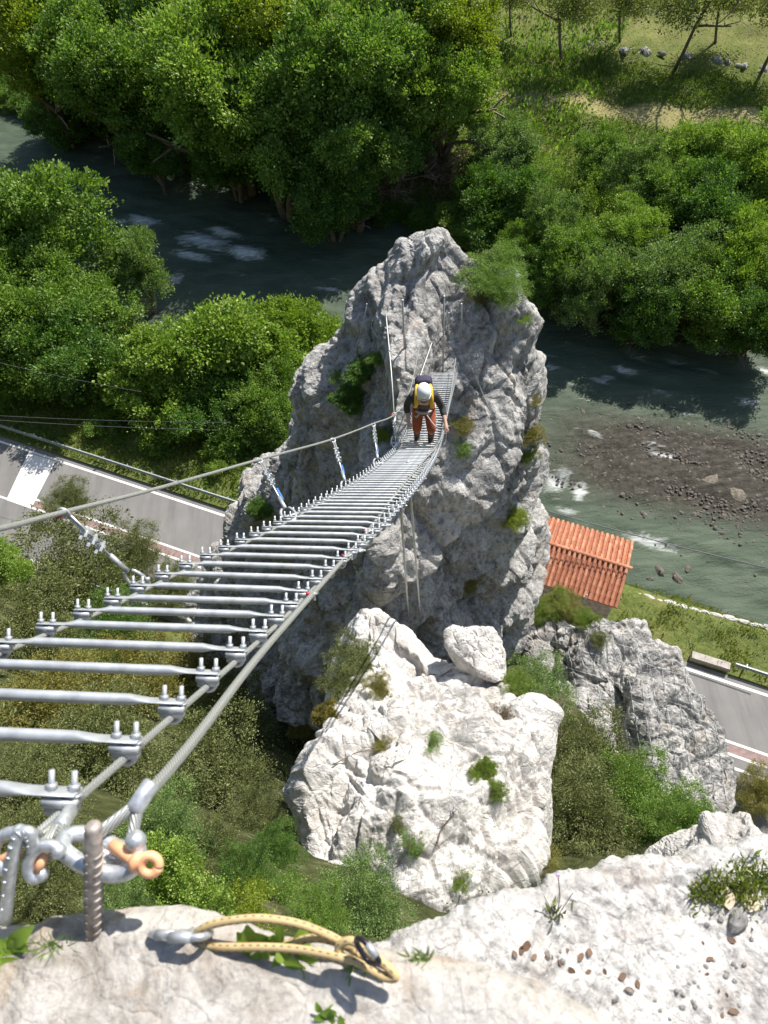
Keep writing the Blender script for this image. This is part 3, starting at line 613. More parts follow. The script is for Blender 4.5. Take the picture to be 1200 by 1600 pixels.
# ================================================================ VEGETATION
def unit(n, rng=RNG):
    v = rng.normal(size=(n, 3)); return v / np.linalg.norm(v, axis=1)[:, None]
def leaf_geo(c, nrm, size, width=0.3, droop=0.0, rng=RNG):
    n = len(c); a = nrm + 0.9 * unit(n, rng); a /= np.linalg.norm(a, axis=1)[:, None]
    b_ = np.cross(a, unit(n, rng)); b_ /= np.linalg.norm(b_, axis=1)[:, None] + 1e-9
    l = (size * rng.lognormal(-.05, .28, n))[:, None]
    fold = np.cross(a, b_) * l * 0.12
    v = np.stack([c, c + a * l * .5 + b_ * l * width + fold, c + a * l, c + a * l * .5 - b_ * l * width + fold], 1).reshape(-1, 3)
    return v, np.arange(4 * n).reshape(-1, 4)
def crown_mesh(name, mat, seed, lobes=14, clumps=420, per=70, leaf=0.045, width=0.3, spread=0.075, squash=1.0, shell=0.62, core=0.55, lob_r=(0.28, 0.5), low=-0.55, upward=0.35):
    rng = np.random.default_rng(seed)
    lc = unit(lobes, rng) * rng.uniform(0.25, 0.90, lobes)[:, None]; lc[:, 2] = np.maximum(lc[:, 2], low * .8); lr = rng.uniform(lob_r[0] * .6, lob_r[1], lobes) * (1.25 - .45 * np.linalg.norm(lc, axis=1))
    pts = []; nr = []
    w = lr ** 2 / (lr ** 2).sum()
    idx = rng.choice(lobes, clumps, p=w); d = unit(clumps, rng); rad = lr[idx] * (rng.uniform(shell, 1.03, clumps))
    cc = lc[idx] + d * rad[:, None]; dd = d
    cc2 = unit(int(clumps * core * .3), rng) * rng.uniform(0.1, .5, int(clumps * core * .3))[:, None]; cc = np.concatenate([cc, cc2]); dd = np.concatenate([dd, unit(len(cc2), rng)])
    cs = spread * rng.uniform(.6, 1.5, len(cc))
    c = np.repeat(cc, per, 0) + rng.normal(size=(len(cc) * per, 3)) * np.repeat(cs, per)[:, None] * np.array([1, 1, .75])
    n = np.repeat(dd, per, 0) + np.array([0, 0, upward])
    c[:, 2] *= squash
    v, f = leaf_geo(c, n, leaf, width, rng=rng)
    return mesh_np(name, v, f, mat, False)
def twig_mesh(name, mat, seed, stems=7, h=1.0, spread=0.6, depth=3, r0=0.03, sides=5):
    rng = random.Random(seed); gm = Geo()
    def grow(p, d, ln, r, lev):
        n = 4; pts = [p]; q = p.copy(); dd = d.copy()
        for k in range(n):
            dd = dd + np.array([rng.gauss(0, .16), rng.gauss(0, .16), rng.gauss(0.02, .1)]); dd /= np.linalg.norm(dd); q = q + dd * ln / n; pts.append(q)
        gm.tube(pts, np.linspace(r, r * .55, n + 1), sides if lev > 1 else 3)
        if lev > 0:
            for _ in range(rng.choice((2, 3, 3))):
                i = rng.choice((2, 3, 4)); nd_ = dd + np.array([rng.gauss(0, .6), rng.gauss(0, .6), rng.gauss(.1, .35)]); nd_ /= np.linalg.norm(nd_)
                grow(pts[i], nd_, ln * rng.uniform(.5, .75), r * .5, lev - 1)
    for k in range(stems):
        a = rng.uniform(0, 6.283); d = np.array([math.cos(a) * spread * rng.random(), math.sin(a) * spread * rng.random(), 1.0]); d /= np.linalg.norm(d)
        grow(np.array([math.cos(a) * .04, math.sin(a) * .04, 0.0]), d, h * rng.uniform(.4, .6), r0 * rng.uniform(.6, 1), depth)
    return gm.mesh(name, mat)
CR = {
    'a': crown_mesh('crown', L['mid'], 1, 24, 760, 76, .043, .34, .058, 1.0, .55, .35),
    'b': crown_mesh('crown', L['mid'], 2, 32, 860, 66, .040, .34, .052, .95, .5, .35, (.2, .42)),
    'c': crown_mesh('crown', L['mid'], 3, 22, 680, 80, .043, .30, .062, 1.2, .5, .35, (.22, .48)),
    'ivy': crown_mesh('crown', L['bright'], 4, 28, 860, 56, .042, .38, .055, .85, .85, .2, (.25, .42)),
    'fine': crown_mesh('crown', L['olive'], 5, 18, 620, 62, .035, .24, .06, .85),
    'fine2': crown_mesh('crown', L['olive'], 6, 22, 620, 54, .036, .22, .06, .75, .5),
    'loose': crown_mesh('crown', L['bright'], 7, 16, 170, 60, .045, .28, .08, 1.0, .3, .3, (.3, .5)),
    'sparse': crown_mesh('crown', L['bright'], 17, 24, 300, 30, .050, .28, .13, 0.8, .2, .2, (.3, .5)),
    'plume': crown_mesh('crown', L['blue'], 8, 30, 420, 64, .050, .20, .045, 1.1, .4, .5, (.18, .32), upward=1.1),
}
TW = {'trunk': twig_mesh('trunk', M['bark'], 1, 2, 1.3, .3, 2, .06, 7), 'stems': twig_mesh('stems', M['twig'], 2, 8, 1.25, .9, 3, .030, 5), 'dead': twig_mesh('stems', M['twig'], 5, 10, 1.5, 1.4, 4, .026, 4),
      'tall': twig_mesh('trunk', M['bark'], 9, 1, 1.9, .12, 4, .05, 7)}
def plant(name, base, cz, r, kind, leaf, label, cat, group=None, stem='trunk', sq=1.0, rz=None, lean=(0, 0)):
    """base: foot of the plant; cz: height of the crown's middle above it; r: crown radius"""
    o = empty(name, base, random.uniform(0, 6.28) if rz is None else rz); tag(o, label, cat, group)
    c = link('crown' if cat in ('tree',) else 'foliage', CR[kind], o); c.location = (lean[0], lean[1], cz); c.scale = (r, r, r * sq)
    c.material_slots[0].link = 'OBJECT'; c.material_slots[0].material = L[leaf]
    s_ = link('trunk' if stem in ('trunk', 'tall') else 'stems', TW[stem], o); h = max(cz + r * .3, .2); s_.scale = (h * .7 if stem != 'dead' else r * 1.3, h * .7 if stem != 'dead' else r * 1.3, h if stem != 'dead' else r)
    return o
def tree_px(px, py, z, rpx, kind, leaf, label, group=None, sq=1.0, stem='trunk', name='broadleaf_tree'):
    p = atz(px, py, z); d = (p - CPOS) @ fwd; r = rpx * d / FPX; u_, v_ = UV(p); gz = float(height(np.array([u_]), np.array([v_]))[0])
    return plant(name, (p[0], p[1], gz - .1), z - gz, r, kind, leaf, label, 'tree', group, stem, sq)
NEARG, FARG, BANKG = 'trees between road and river', 'trees on the far river bank', 'bushy trees along the right far bank'
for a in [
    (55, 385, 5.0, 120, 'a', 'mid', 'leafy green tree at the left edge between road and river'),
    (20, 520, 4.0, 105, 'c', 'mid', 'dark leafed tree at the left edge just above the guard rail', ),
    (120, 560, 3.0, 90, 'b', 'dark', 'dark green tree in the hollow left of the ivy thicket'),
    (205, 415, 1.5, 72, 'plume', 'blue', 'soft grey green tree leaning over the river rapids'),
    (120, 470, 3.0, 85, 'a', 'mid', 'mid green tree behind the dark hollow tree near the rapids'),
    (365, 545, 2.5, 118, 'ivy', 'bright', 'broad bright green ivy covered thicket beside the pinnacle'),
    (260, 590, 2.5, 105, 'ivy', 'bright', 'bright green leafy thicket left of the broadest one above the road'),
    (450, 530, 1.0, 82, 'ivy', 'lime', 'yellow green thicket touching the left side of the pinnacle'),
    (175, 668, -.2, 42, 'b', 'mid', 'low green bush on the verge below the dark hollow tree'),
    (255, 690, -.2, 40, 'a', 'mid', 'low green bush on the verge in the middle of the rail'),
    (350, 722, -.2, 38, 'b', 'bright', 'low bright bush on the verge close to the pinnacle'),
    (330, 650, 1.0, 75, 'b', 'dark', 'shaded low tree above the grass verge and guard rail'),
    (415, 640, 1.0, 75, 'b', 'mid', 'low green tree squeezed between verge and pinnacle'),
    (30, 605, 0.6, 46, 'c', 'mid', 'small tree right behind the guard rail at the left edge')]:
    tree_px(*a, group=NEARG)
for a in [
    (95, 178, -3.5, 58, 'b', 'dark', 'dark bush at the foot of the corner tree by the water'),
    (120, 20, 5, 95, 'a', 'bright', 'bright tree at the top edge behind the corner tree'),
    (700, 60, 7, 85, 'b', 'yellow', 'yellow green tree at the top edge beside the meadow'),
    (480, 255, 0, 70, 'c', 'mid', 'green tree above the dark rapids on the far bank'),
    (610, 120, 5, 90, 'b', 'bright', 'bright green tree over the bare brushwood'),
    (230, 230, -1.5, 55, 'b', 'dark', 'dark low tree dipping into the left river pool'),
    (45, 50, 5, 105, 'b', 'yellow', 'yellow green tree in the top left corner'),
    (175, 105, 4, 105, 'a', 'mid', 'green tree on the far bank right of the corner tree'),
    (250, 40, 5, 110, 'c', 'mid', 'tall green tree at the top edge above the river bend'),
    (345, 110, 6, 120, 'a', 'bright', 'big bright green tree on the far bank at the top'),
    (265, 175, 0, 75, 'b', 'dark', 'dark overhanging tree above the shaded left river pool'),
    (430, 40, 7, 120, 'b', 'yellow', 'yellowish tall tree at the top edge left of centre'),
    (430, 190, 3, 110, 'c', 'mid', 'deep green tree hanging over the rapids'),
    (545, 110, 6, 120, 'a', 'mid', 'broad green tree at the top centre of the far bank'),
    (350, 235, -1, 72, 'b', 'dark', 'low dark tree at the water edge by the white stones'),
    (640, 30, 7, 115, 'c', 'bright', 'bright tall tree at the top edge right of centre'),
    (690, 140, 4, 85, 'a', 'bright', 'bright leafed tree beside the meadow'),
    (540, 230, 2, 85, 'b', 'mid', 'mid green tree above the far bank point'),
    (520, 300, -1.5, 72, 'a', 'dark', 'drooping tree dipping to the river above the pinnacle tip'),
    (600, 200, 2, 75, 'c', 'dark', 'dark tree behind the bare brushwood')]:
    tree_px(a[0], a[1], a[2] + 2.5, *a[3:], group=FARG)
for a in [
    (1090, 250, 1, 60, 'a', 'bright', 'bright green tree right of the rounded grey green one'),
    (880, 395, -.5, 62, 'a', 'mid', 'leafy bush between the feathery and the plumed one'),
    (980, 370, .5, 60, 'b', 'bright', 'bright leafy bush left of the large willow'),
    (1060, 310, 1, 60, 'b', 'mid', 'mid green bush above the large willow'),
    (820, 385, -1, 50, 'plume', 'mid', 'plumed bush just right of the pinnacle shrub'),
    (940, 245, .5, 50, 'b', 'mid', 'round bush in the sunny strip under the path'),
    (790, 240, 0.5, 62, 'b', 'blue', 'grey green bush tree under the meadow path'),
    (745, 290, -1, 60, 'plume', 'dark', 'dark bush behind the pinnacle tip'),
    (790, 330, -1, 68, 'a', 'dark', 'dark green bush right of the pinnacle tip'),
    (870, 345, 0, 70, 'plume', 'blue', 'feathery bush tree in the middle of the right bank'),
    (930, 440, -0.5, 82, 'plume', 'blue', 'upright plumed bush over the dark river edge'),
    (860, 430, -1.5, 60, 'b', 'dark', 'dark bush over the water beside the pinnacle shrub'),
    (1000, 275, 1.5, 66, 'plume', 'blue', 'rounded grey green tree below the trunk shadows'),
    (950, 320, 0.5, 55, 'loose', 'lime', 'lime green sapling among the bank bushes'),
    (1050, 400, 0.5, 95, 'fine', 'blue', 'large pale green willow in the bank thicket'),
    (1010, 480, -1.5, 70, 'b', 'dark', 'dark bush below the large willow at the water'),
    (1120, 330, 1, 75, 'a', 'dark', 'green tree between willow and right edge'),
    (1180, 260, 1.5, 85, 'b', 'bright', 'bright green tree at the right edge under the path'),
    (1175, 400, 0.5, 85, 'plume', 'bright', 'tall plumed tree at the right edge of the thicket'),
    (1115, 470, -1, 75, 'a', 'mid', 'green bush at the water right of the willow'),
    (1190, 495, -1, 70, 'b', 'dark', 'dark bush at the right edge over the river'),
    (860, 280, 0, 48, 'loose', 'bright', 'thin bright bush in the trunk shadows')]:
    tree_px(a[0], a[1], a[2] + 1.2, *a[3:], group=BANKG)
for k in range(24):                                      # low growth that hides the foot of the far trees
    u_ = -52 + k * 3.4 + random.uniform(-.8, .8); v_ = float(v_far(np.array([u_]))[0]) + random.uniform(1.0, 2.6); gz = float(height(np.array([u_]), np.array([v_]))[0]); r = random.uniform(2.0, 3.4)
    plant('bank_bush', W(u_, v_, gz - .1), r * .55, r, random.choice(('a', 'b', 'c')), random.choice(('mid', 'dark', 'mid')), 'low bush at the foot of the far bank trees', 'bush', 'low bushes along the far water edge', 'stems', .8)
for k in range(11):
    u_ = 32 + k * 2.6 + random.uniform(-.6, .6); v_ = float(v_far(np.array([u_]))[0]) + random.uniform(.6, 1.8); gz = float(height(np.array([u_]), np.array([v_]))[0]); r = random.uniform(1.6, 2.4)
    plant('bank_bush', W(u_, v_, gz - .1), r * .55, r, random.choice(('a', 'b', 'c')), random.choice(('mid', 'dark')), 'low bush at the water edge under the right bank thicket', 'bush', 'low bushes under the right thicket', 'stems', .8)
# brushwood and open trees with visible trunks on the meadow
for (px, py, rpx, lab) in [(650, 215, 66, 'brown bare brushwood on the far bank above the pinnacle'), (610, 265, 52, 'grey brown brushwood just above the pinnacle tip'), (690, 265, 50, 'brown twiggy bush between brushwood and right bank')]:
    tree_px(px, py, 0, rpx, 'loose', 'brown', lab, 'brushwood on the far bank', stem='dead', name='brushwood')
for (px, py, h, r, sx, lab) in [(882, 100, 7.5, 4.6, 0, 'open crowned tree with dark forked trunk at the meadow edge'), (1050, 105, 8, 5.0, 0, 'open crowned tree with pale leaning trunk on the meadow edge'), (1190, 110, 7.5, 4.8, 0, 'open crowned tree at the top right corner of the meadow'), (970, 70, 5.5, 4.2, 0, 'slender open tree between the two trunks on the meadow'), (800, 55, 5.5, 3.6, 0, 'open tree on the meadow beside the tall leafy ones'), (1120, 70, 6, 4.4, 0, 'open pale tree at the top edge near the right corner')]:
    b_ = atz(px, py, -1); u_, v_ = UV(b_); gz = float(height(np.array([u_]), np.array([v_]))[0])
    plant('meadow_tree', (b_[0], b_[1], gz), h, r, 'sparse', 'olive2', lab, 'tree', 'open trees on the meadow', 'tall')
# shrubs on the near slope, the rocks and the ledge
ROCKS = [pinnacle, boulder, outcrop, block, paler]
SH_ = 'shrubs on the slope under the ladder'
def shrub_d(px, py, d, rpx, kind, leaf, label, group=SH_, sq=.8, stem='stems', name='shrub'):
    h_ = hit(px, py + rpx * .3, [ground, shoulder])
    p = h_[1] if h_ is not None else atd(px, py, d)
    dd = (p - CPOS) @ fwd
    if dd > d * 1.9 + 6: p = atd(px, py, d); dd = d
    r = rpx * dd / FPX; c_ = atd(px, py, dd - r * .55); return plant(name, p - np.array([0, 0, .05]), max(c_[2] - p[2], r * .5), r, kind, leaf, label, 'shrub', group, stem, sq, rz=0.0, lean=(c_[0] - p[0], c_[1] - p[1]))
for a in [
    (100, 910, 21, 115, 'fine', 'olive', 'large olive grey shrub standing before the road on the left'),
    (205, 868, 22, 55, 'fine2', 'olive', 'olive shrub whose top reaches over the road centre lines'),
    (105, 785, 22, 42, 'fine2', 'olive', 'thin olive sprig rising before the white road patch'),
    (268, 925, 22, 48, 'fine2', 'olive', 'low olive shrub right of the large one at the road'),
    (-5, 880, 20, 48, 'b', 'bright', 'bright green shrub at the left edge beside the large olive one'),
    (40, 1000, 19, 95, 'fine', 'olive', 'olive shrub at the left edge under the ladder'),
    (170, 1000, 18, 80, 'fine2', 'dark', 'dark shrub in the shade under the nearest rungs'),
    (200, 1075, 15, 85, 'fine', 'khaki', 'yellowish shrub seen between the rungs'),
    (310, 1065, 15.5, 80, 'fine2', 'khaki', 'khaki shrub beside the right cable under the rungs'),
    (70, 1120, 14, 95, 'fine2', 'khaki', 'dry khaki shrub at the left edge under the rungs'),
    (360, 1130, 14, 75, 'fine', 'olive', 'olive shrub left of the white boulder near the cable'),
    (150, 1180, 12.5, 105, 'fine2', 'olive', 'broad olive brown shrub below the lowest full rung'),
    (330, 1215, 12, 105, 'fine', 'olive', 'broad olive shrub right of the thick cable'),
    (40, 1250, 11, 90, 'fine2', 'olive', 'olive shrub behind the left shackles'),
    (250, 1300, 10.5, 75, 'fine2', 'blue', 'grey green shrub behind the orange shackle pin'),
    (400, 1280, 12, 52, 'fine', 'olive', 'small shrub in the gap beside the boulder foot'),
    (330, 1335, 9, 60, 'fine2', 'olive', 'olive shrub between the fresh green one and the boulder'),
    (385, 1375, 8, 55, 'fine', 'dark', 'dark shrub in the gap left of the boulder foot'),
    (60, 1400, 6, 80, 'fine', 'olive', 'olive shrub below the hooks at the left edge'),
    (10, 1340, 8, 70, 'fine2', 'olive', 'olive shrub at the left edge behind the cut shackle'),
    (430, 1330, 10, 45, 'fine2', 'dark', 'small dark shrub pressed against the boulder foot'),
    (300, 1400, 7, 50, 'fine2', 'olive', 'olive shrub right behind the silver carabiners'),
    (455, 1400, 8, 45, 'loose', 'mid', 'loose green shrub above the upper rope strand'),
    (255, 1390, 6.2, 88, 'b', 'bright', 'fresh green shrub just over the ledge beside the rope'),
    (180, 1425, 5.6, 62, 'fine', 'blue', 'grey green shrub close behind the ribbed anchor bar'),
    (395, 1425, 7, 60, 'loose', 'yellow', 'yellow flecked sparse shrub behind the rope loop'),
    (560, 1415, 6.5, 78, 'fine2', 'blue', 'grey green shrub with pale tips behind the rope knot'),
    (500, 1440, 6.2, 55, 'fine', 'mid', 'low green shrub behind the upper rope strand')]:
    shrub_d(*a)
SR = 'shrubs beside the white boulder'
for a in [
    (850, 1085, 24, 62, 'fine', 'blue', 'grey leaved shrub between boulder and outcrop'),
    (830, 1010, 26, 45, 'fine2', 'dark', 'dark shrub at the foot of the pinnacle above the outcrop'),
    (880, 1150, 20, 52, 'loose', 'dark', 'straggly shrub with bare branches right of the boulder'),
    (935, 1200, 19, 85, 'fine', 'olive', 'olive brown shrub before the grey outcrop'),
    (900, 1280, 15, 85, 'fine2', 'olive', 'dense olive shrub just above the white ledge'),
    (1010, 1260, 17, 80, 'fine', 'mid', 'green shrub before the outcrop above the ledge'),
    (1075, 1290, 15, 62, 'fine2', 'mid', 'darker green shrub left of the pale rock'),
    (985, 1180, 20, 55, 'fine2', 'olive', 'small olive shrub against the outcrop face'),
    (830, 1340, 12, 55, 'fine', 'khaki', 'khaki shrub where the boulder meets the ledge'),
    (1185, 1240, 22, 45, 'fine2', 'khaki', 'dry khaki shrub at the right edge by the road')]:
    shrub_d(*a, group=SR)
for (px, py, d, r, lab) in [(880, 1160, 19.5, 60, 'bare branched dead bush beside the white boulder'), (860, 1120, 21, 45, 'smaller dead bush above the bare branched one')]:
    shrub_d(px, py, d, r, 'loose', 'brown', lab, 'dead bushes beside the boulder', stem='dead', name='dead_bush')
def on_rock(px, py, rpx, kind, leaf, label, group, sq=.7, name='shrub', sink=.35):
    h_ = hit(px, py, ROCKS)
    for dx, dy in ((-15, 10), (-30, 15), (-45, 30), (-60, 45)):
        if h_ is None: h_ = hit(px + dx, py + dy, ROCKS)
    if h_ is None: return
    p = h_[1]; d = (p - CPOS) @ fwd
    if abs(((p - CPOS) @ right) / d * FPX + 600 - px) > 3: p = atd(px, py + rpx * .3, d)
    r = rpx * d / FPX
    return plant(name, p - np.array([0, 0, r * .2]) - h_[2] * r * sink * .3, r * .45, r, kind, leaf, label, 'shrub', group, 'stems', sq)
PG, BG = 'shrubs growing on the pinnacle', 'shrubs growing on the white boulder'
for a in [(768, 400, 58, 'fine', 'mid', 'rounded green shrub on the right shoulder of the pinnacle top'), (785, 455, 46, 'fine2', 'mid', 'lower half of the shoulder shrub on the pinnacle'), (745, 470, 24, 'loose', 'khaki', 'yellow brown tuft left under the shoulder shrub'), (823, 497, 20, 'loose', 'lime', 'lime tuft on the right rim of the pinnacle'),
          (572, 580, 34, 'ivy', 'dark', 'dark ivy patch left of the climber high on the pinnacle'), (545, 625, 32, 'ivy', 'dark', 'dark ivy patch below the highest one on the pinnacle'), (590, 560, 20, 'fine', 'mid', 'small green patch beside the rusty cable posts'), (530, 590, 18, 'loose', 'mid', 'sparse green patch on the left pinnacle ridge'),
          (600, 680, 20, 'fine', 'yellow', 'yellow green tuft beside the left hand cable'), (725, 668, 20, 'fine2', 'khaki', 'khaki tuft right of the climber'), (720, 700, 22, 'loose', 'mid', 'grassy tuft right of the ladder below the khaki one'), (828, 680, 26, 'fine2', 'khaki', 'dry grass tuft on the right face of the pinnacle'), (838, 625, 18, 'loose', 'khaki', 'dry tuft on the right skyline of the pinnacle'),
          (800, 812, 26, 'fine', 'yellow', 'yellow green bush on the lower right face of the pinnacle'), (728, 912, 30, 'fine', 'khaki', 'mossy khaki bush at the foot of the pinnacle'), (410, 795, 26, 'b', 'dark', 'dark bush on the lower left face of the pinnacle'), (820, 715, 22, 'fine', 'grass', 'green grass patch below the dry one on the right face')]:
    on_rock(*a, group=PG)
for a in [(560, 1035, 48, 'fine', 'olive', 'olive shrub near the top of the white boulder'), (540, 1075, 42, 'fine2', 'olive', 'olive shrub under the topmost one on the boulder'), (590, 1075, 26, 'fine2', 'khaki', 'khaki tuft right of the olive shrubs on the boulder'), (510, 1120, 26, 'ivy', 'moss', 'ochre moss cushion on the left boulder edge'), (480, 1145, 24, 'ivy', 'moss', 'ochre moss cushion at the left foot of the boulder'),
          (757, 1210, 26, 'b', 'grass', 'fresh green cushion plant in the middle of the boulder'), (775, 1238, 20, 'fine', 'grass', 'small green cushion below the fresh green one'), (805, 1080, 30, 'fine', 'grass', 'green grassy bush on the right shoulder of the boulder'), (785, 1120, 22, 'loose', 'brown', 'brown dry plant on the right side of the boulder'), (640, 1320, 24, 'loose', 'mid', 'sparse green plant in the lower crack of the boulder'), (625, 1290, 16, 'fine', 'olive', 'small plant in the shaded crack of the boulder'), (680, 1160, 20, 'loose', 'mid', 'thin green sprout on the boulder slab'), (715, 1375, 22, 'loose', 'grass', 'green sprig low on the right of the boulder'), (600, 1160, 20, 'loose', 'khaki', 'faint dry plant on the upper slab of the boulder'),
          (935, 1000, 16, 'fine2', 'olive', 'small shrub on the rim of the grey outcrop'), (850, 945, 30, 'fine', 'grass', 'grassy bush between pinnacle foot and cabin'), (885, 935, 26, 'fine2', 'khaki', 'dry grass bush against the cabin eave'), (918, 958, 24, 'fine', 'grass', 'low green bush hiding the cabin wall by the pipe'), (868, 930, 24, 'fine', 'drygrass', 'yellowish bush hiding the left of the cabin eave')]:
    on_rock(*a, group=BG)

# stuff nobody could count: undergrowth on the slope, grass on banks and verges
rng = np.random.default_rng(55)
nC = 560; cu = rng.uniform(22, 62, nC); cv = -20.3 + 11.5 * rng.random(nC) ** 1.3; cz = height(cu, cv)
base = np.array([W(a, b_, c) for a, b_, c in zip(cu, cv, cz)]); base = base[np.linalg.norm(base - CPOS, axis=1) > 12.5]; nC = len(base); per = 260; rad = rng.uniform(.35, .9, nC)
d = unit(nC * per, rng); d[:, 2] = np.abs(d[:, 2]) * .8; c = np.repeat(base, per, 0) + d * np.repeat(rad, per)[:, None] * rng.uniform(.6, 1.05, nC * per)[:, None]
v, f = leaf_geo(c, d + np.array([0, 0, .4]), 0.075, .24, rng=rng)
o = link('undergrowth', mesh_np('undergrowth', v, f, L['olive'], False)); tag(o, 'olive undergrowth covering the slope under the ladder', 'undergrowth', kind='stuff')
def scatter(name, label, n, ur, vr, size, mat, width=.12, dens=None, upw=1.6, seed=1, zoff=0.0, lump=0.0):
    rng = np.random.default_rng(seed); u_ = rng.uniform(*ur, n); v_ = rng.uniform(*vr, n)
    if dens is not None:
        k = rng.random(n) < dens(u_, v_); u_, v_ = u_[k], v_[k]
    z_ = height(u_, v_); P_ = RO * np.array([1, 1, 0]) + u_[:, None] * RD + v_[:, None] * RN; P_[:, 2] = z_ + zoff
    if lump: P_[:, 2] += lump * np.clip(fbm(np.stack([u_, v_, u_ * 0], -1) * .7, 5, 3) + .2, 0, 2) * rng.random(len(u_))
    vv_, ff = leaf_geo(P_, np.tile([0, 0, upw], (len(P_), 1)), size, width, rng=rng)
    o = link(name, mesh_np(name, vv_, ff, mat, False)); tag(o, label, 'grass', kind='stuff'); return o
clear = lambda u_, v_: ((v_ > v_near(u_) - 1.0) & (v_ < v_far(u_) + .6))
scatter('grass', 'green grass and weeds on the verge behind the guard rail', 36000, (-20, 40), (0.75, 12), .30, L['grass'], .13, lambda u_, v_: np.where(v_ > v_near(u_) - .8, 0, 1.0), seed=2, lump=.5)
scatter('grass', 'green and dry grass on the bank beside the cabin', 30000, (41, 75), (0.8, 7), .20, L['drygrass'], .13, lambda u_, v_: np.where((v_ > v_near(u_) - .6) | ((u_ < 44.6) & (v_ < 5.4)), 0, np.clip(.45 + 1.3 * fbm(np.stack([u_, v_, u_ * 0], -1) * 1.1, 3, 3), .06, 1)), seed=3, lump=.45)
path_d = lambda u_, v_: np.where(np.abs(v_ - (57.6 + 0.13 * (u_ - 20) + 0.5 * np.sin(u_ * 0.3)) + .5) < 2.1, .02, 1.0) * np.where(v_ > 71, .5, 1.0)
scatter('grass', 'lush grass on the far bank below and above the path', 100000, (5, 75), (35, 68), .36, L['grass'], .14, lambda u_, v_: path_d(u_, v_) * (v_ > v_far(u_) + .8), seed=4, lump=.8, upw=.8)
scatter('grass', 'short meadow grass beyond the path', 60000, (5, 75), (58, 105), .2, L['meadow'], .16, lambda u_, v_: path_d(u_, v_), seed=14, lump=.25, upw=.5)
scatter('undergrowth', 'dark undergrowth under the far bank trees', 26000, (-60, 30), (36, 95), .55, L['mid'], .22, lambda u_, v_: 1.0 * (v_ > v_far(u_) + .2), seed=5, lump=1.2)
#@@DETAILS
# ================================================================ ROADSIDE AND RIVERSIDE THINGS
RZ = math.atan2(RD[1], RD[0])
M['rail'] = simple('rail_steel', (0.40, 0.43, 0.44), 0.5, 0.5, 0.2, 6)
M['concrete'] = simple('concrete', (0.36, 0.33, 0.29), 0.9, 0, 0.25, 5)
def guard_rail(u0, u1, label):
    e = empty('guard_rail', W((u0 + u1) / 2, 0.98, -0.05), RZ); tag(e, label, 'guard rail', 'road guard rails')
    prof = [(-.02, .45), (.035, .50), (.035, .55), (-.02, .60), (.035, .65), (.035, .70), (-.02, .75), (-.035, .75), (.02, .70), (.02, .65), (-.035, .60), (.02, .55), (.02, .50), (-.035, .45)]
    h = (u1 - u0) / 2; n = 24; v = []
    for x in np.linspace(-h, h, n): v += [(x, a * 1.5, b) for a, b in prof]
    m_ = len(prof); f = [(k * m_ + j, k * m_ + (j + 1) % m_, (k + 1) * m_ + (j + 1) % m_, (k + 1) * m_ + j) for k in range(n - 1) for j in range(m_)]
    link('beam', mesh_np('beam', np.array(v), f, M['rail'], False), e)
    gm = Geo(); gm.box((0, 0.09, .36), (.06, .12, .76)); pm = gm.mesh('post', M['rail'], False)
    x = -h + .6
    while x < h: link('post', pm, e).location = (x, 0, 0); x += 2.0
guard_rail(-34, 19.6, 'galvanised guard rail along the road left of the pinnacle')
guard_rail(51.3, 80, 'galvanised guard rail by the road at the right edge')
gm = Geo(); n = 9
for a, b_, z_ in ((49.0, 51.1, .5),):
    for k in range(3): gm.box(W(a + (b_ - a) * (k + .5) / 3, .78 + .01 * k, .2 + .004 * k), ((b_ - a) / 3 - .01, .42, .5), rotm('Z', math.degrees(RZ) + random.uniform(-1, 1)))
tag(gm.obj('concrete_parapet', M['concrete'], smooth=False), 'low grey concrete parapet at the road edge beside the outcrop', 'parapet')

def stone_mesh(seed, n=10):
    rng = np.random.default_rng(seed); th = np.linspace(0, 2 * math.pi, n, endpoint=False); ph = np.linspace(0.12, math.pi - .12, 6)
    v = np.array([(math.sin(b) * math.cos(a), math.sin(b) * math.sin(a), math.cos(b)) for b in ph for a in th])
    v = v * (1 + .22 * facet(v * 1.3 + seed, seed, 1.0, 0.0)[:, None]) * np.array([1, .8, .6])
    f = [(k * n + j, (k + 1) * n + j, (k + 1) * n + (j + 1) % n, k * n + (j + 1) % n) for k in range(5) for j in range(n)] + [tuple(range(n)), tuple(5 * n + j for j in range(n - 1, -1, -1))]
    return v, f
ST = []
for k in range(6):
    v, f = stone_mesh(k + 3); ST.append(mesh_np('stone', v, f, M['rock_wet'], False))
STW = []
for k in range(4):
    v, f = stone_mesh(k + 13); STW.append(mesh_np('stone', v, f, M['rock_white'], False))
wall = empty('river_wall', W(52, 4.3, -.4), RZ); tag(wall, 'low pale stone wall edging the grass right of the cabin', 'wall')
x = -7.6
while x < 9:
    w_ = random.uniform(.45, .95); o = link('stone', random.choice(STW), wall); o.location = (x + w_ / 2, random.uniform(-.05, .05) + .075 * x, random.uniform(.0, .12)); o.scale = (w_ * .66, random.uniform(.2, .34), .34); o.rotation_euler = (0, 0, random.uniform(-.15, .15)); x += w_ * .98
def river_stone(px, py, r, label, group, white=True, z=WATER_Z):
    p = atz(px, py, z); o = link('river_stone', random.choice(STW if white else ST), None, p + np.array([0, 0, -r * .15])); o.scale = (r * random.uniform(.8, 1.2), r * .8, r); o.rotation_euler = (0, 0, random.uniform(0, 6)); tag(o, label, 'stone', group)
for px, py, r in [(212, 263, .35), (243, 266, .4), (268, 277, .75), (300, 290, .4), (311, 264, .6), (317, 291, .4), (338, 289, .6), (347, 262, .45), (330, 274, .4), (398, 280, .5)]:
    river_stone(px, py, r, 'pale stone at the shaded water edge under the far trees', 'pale stones under the far trees')
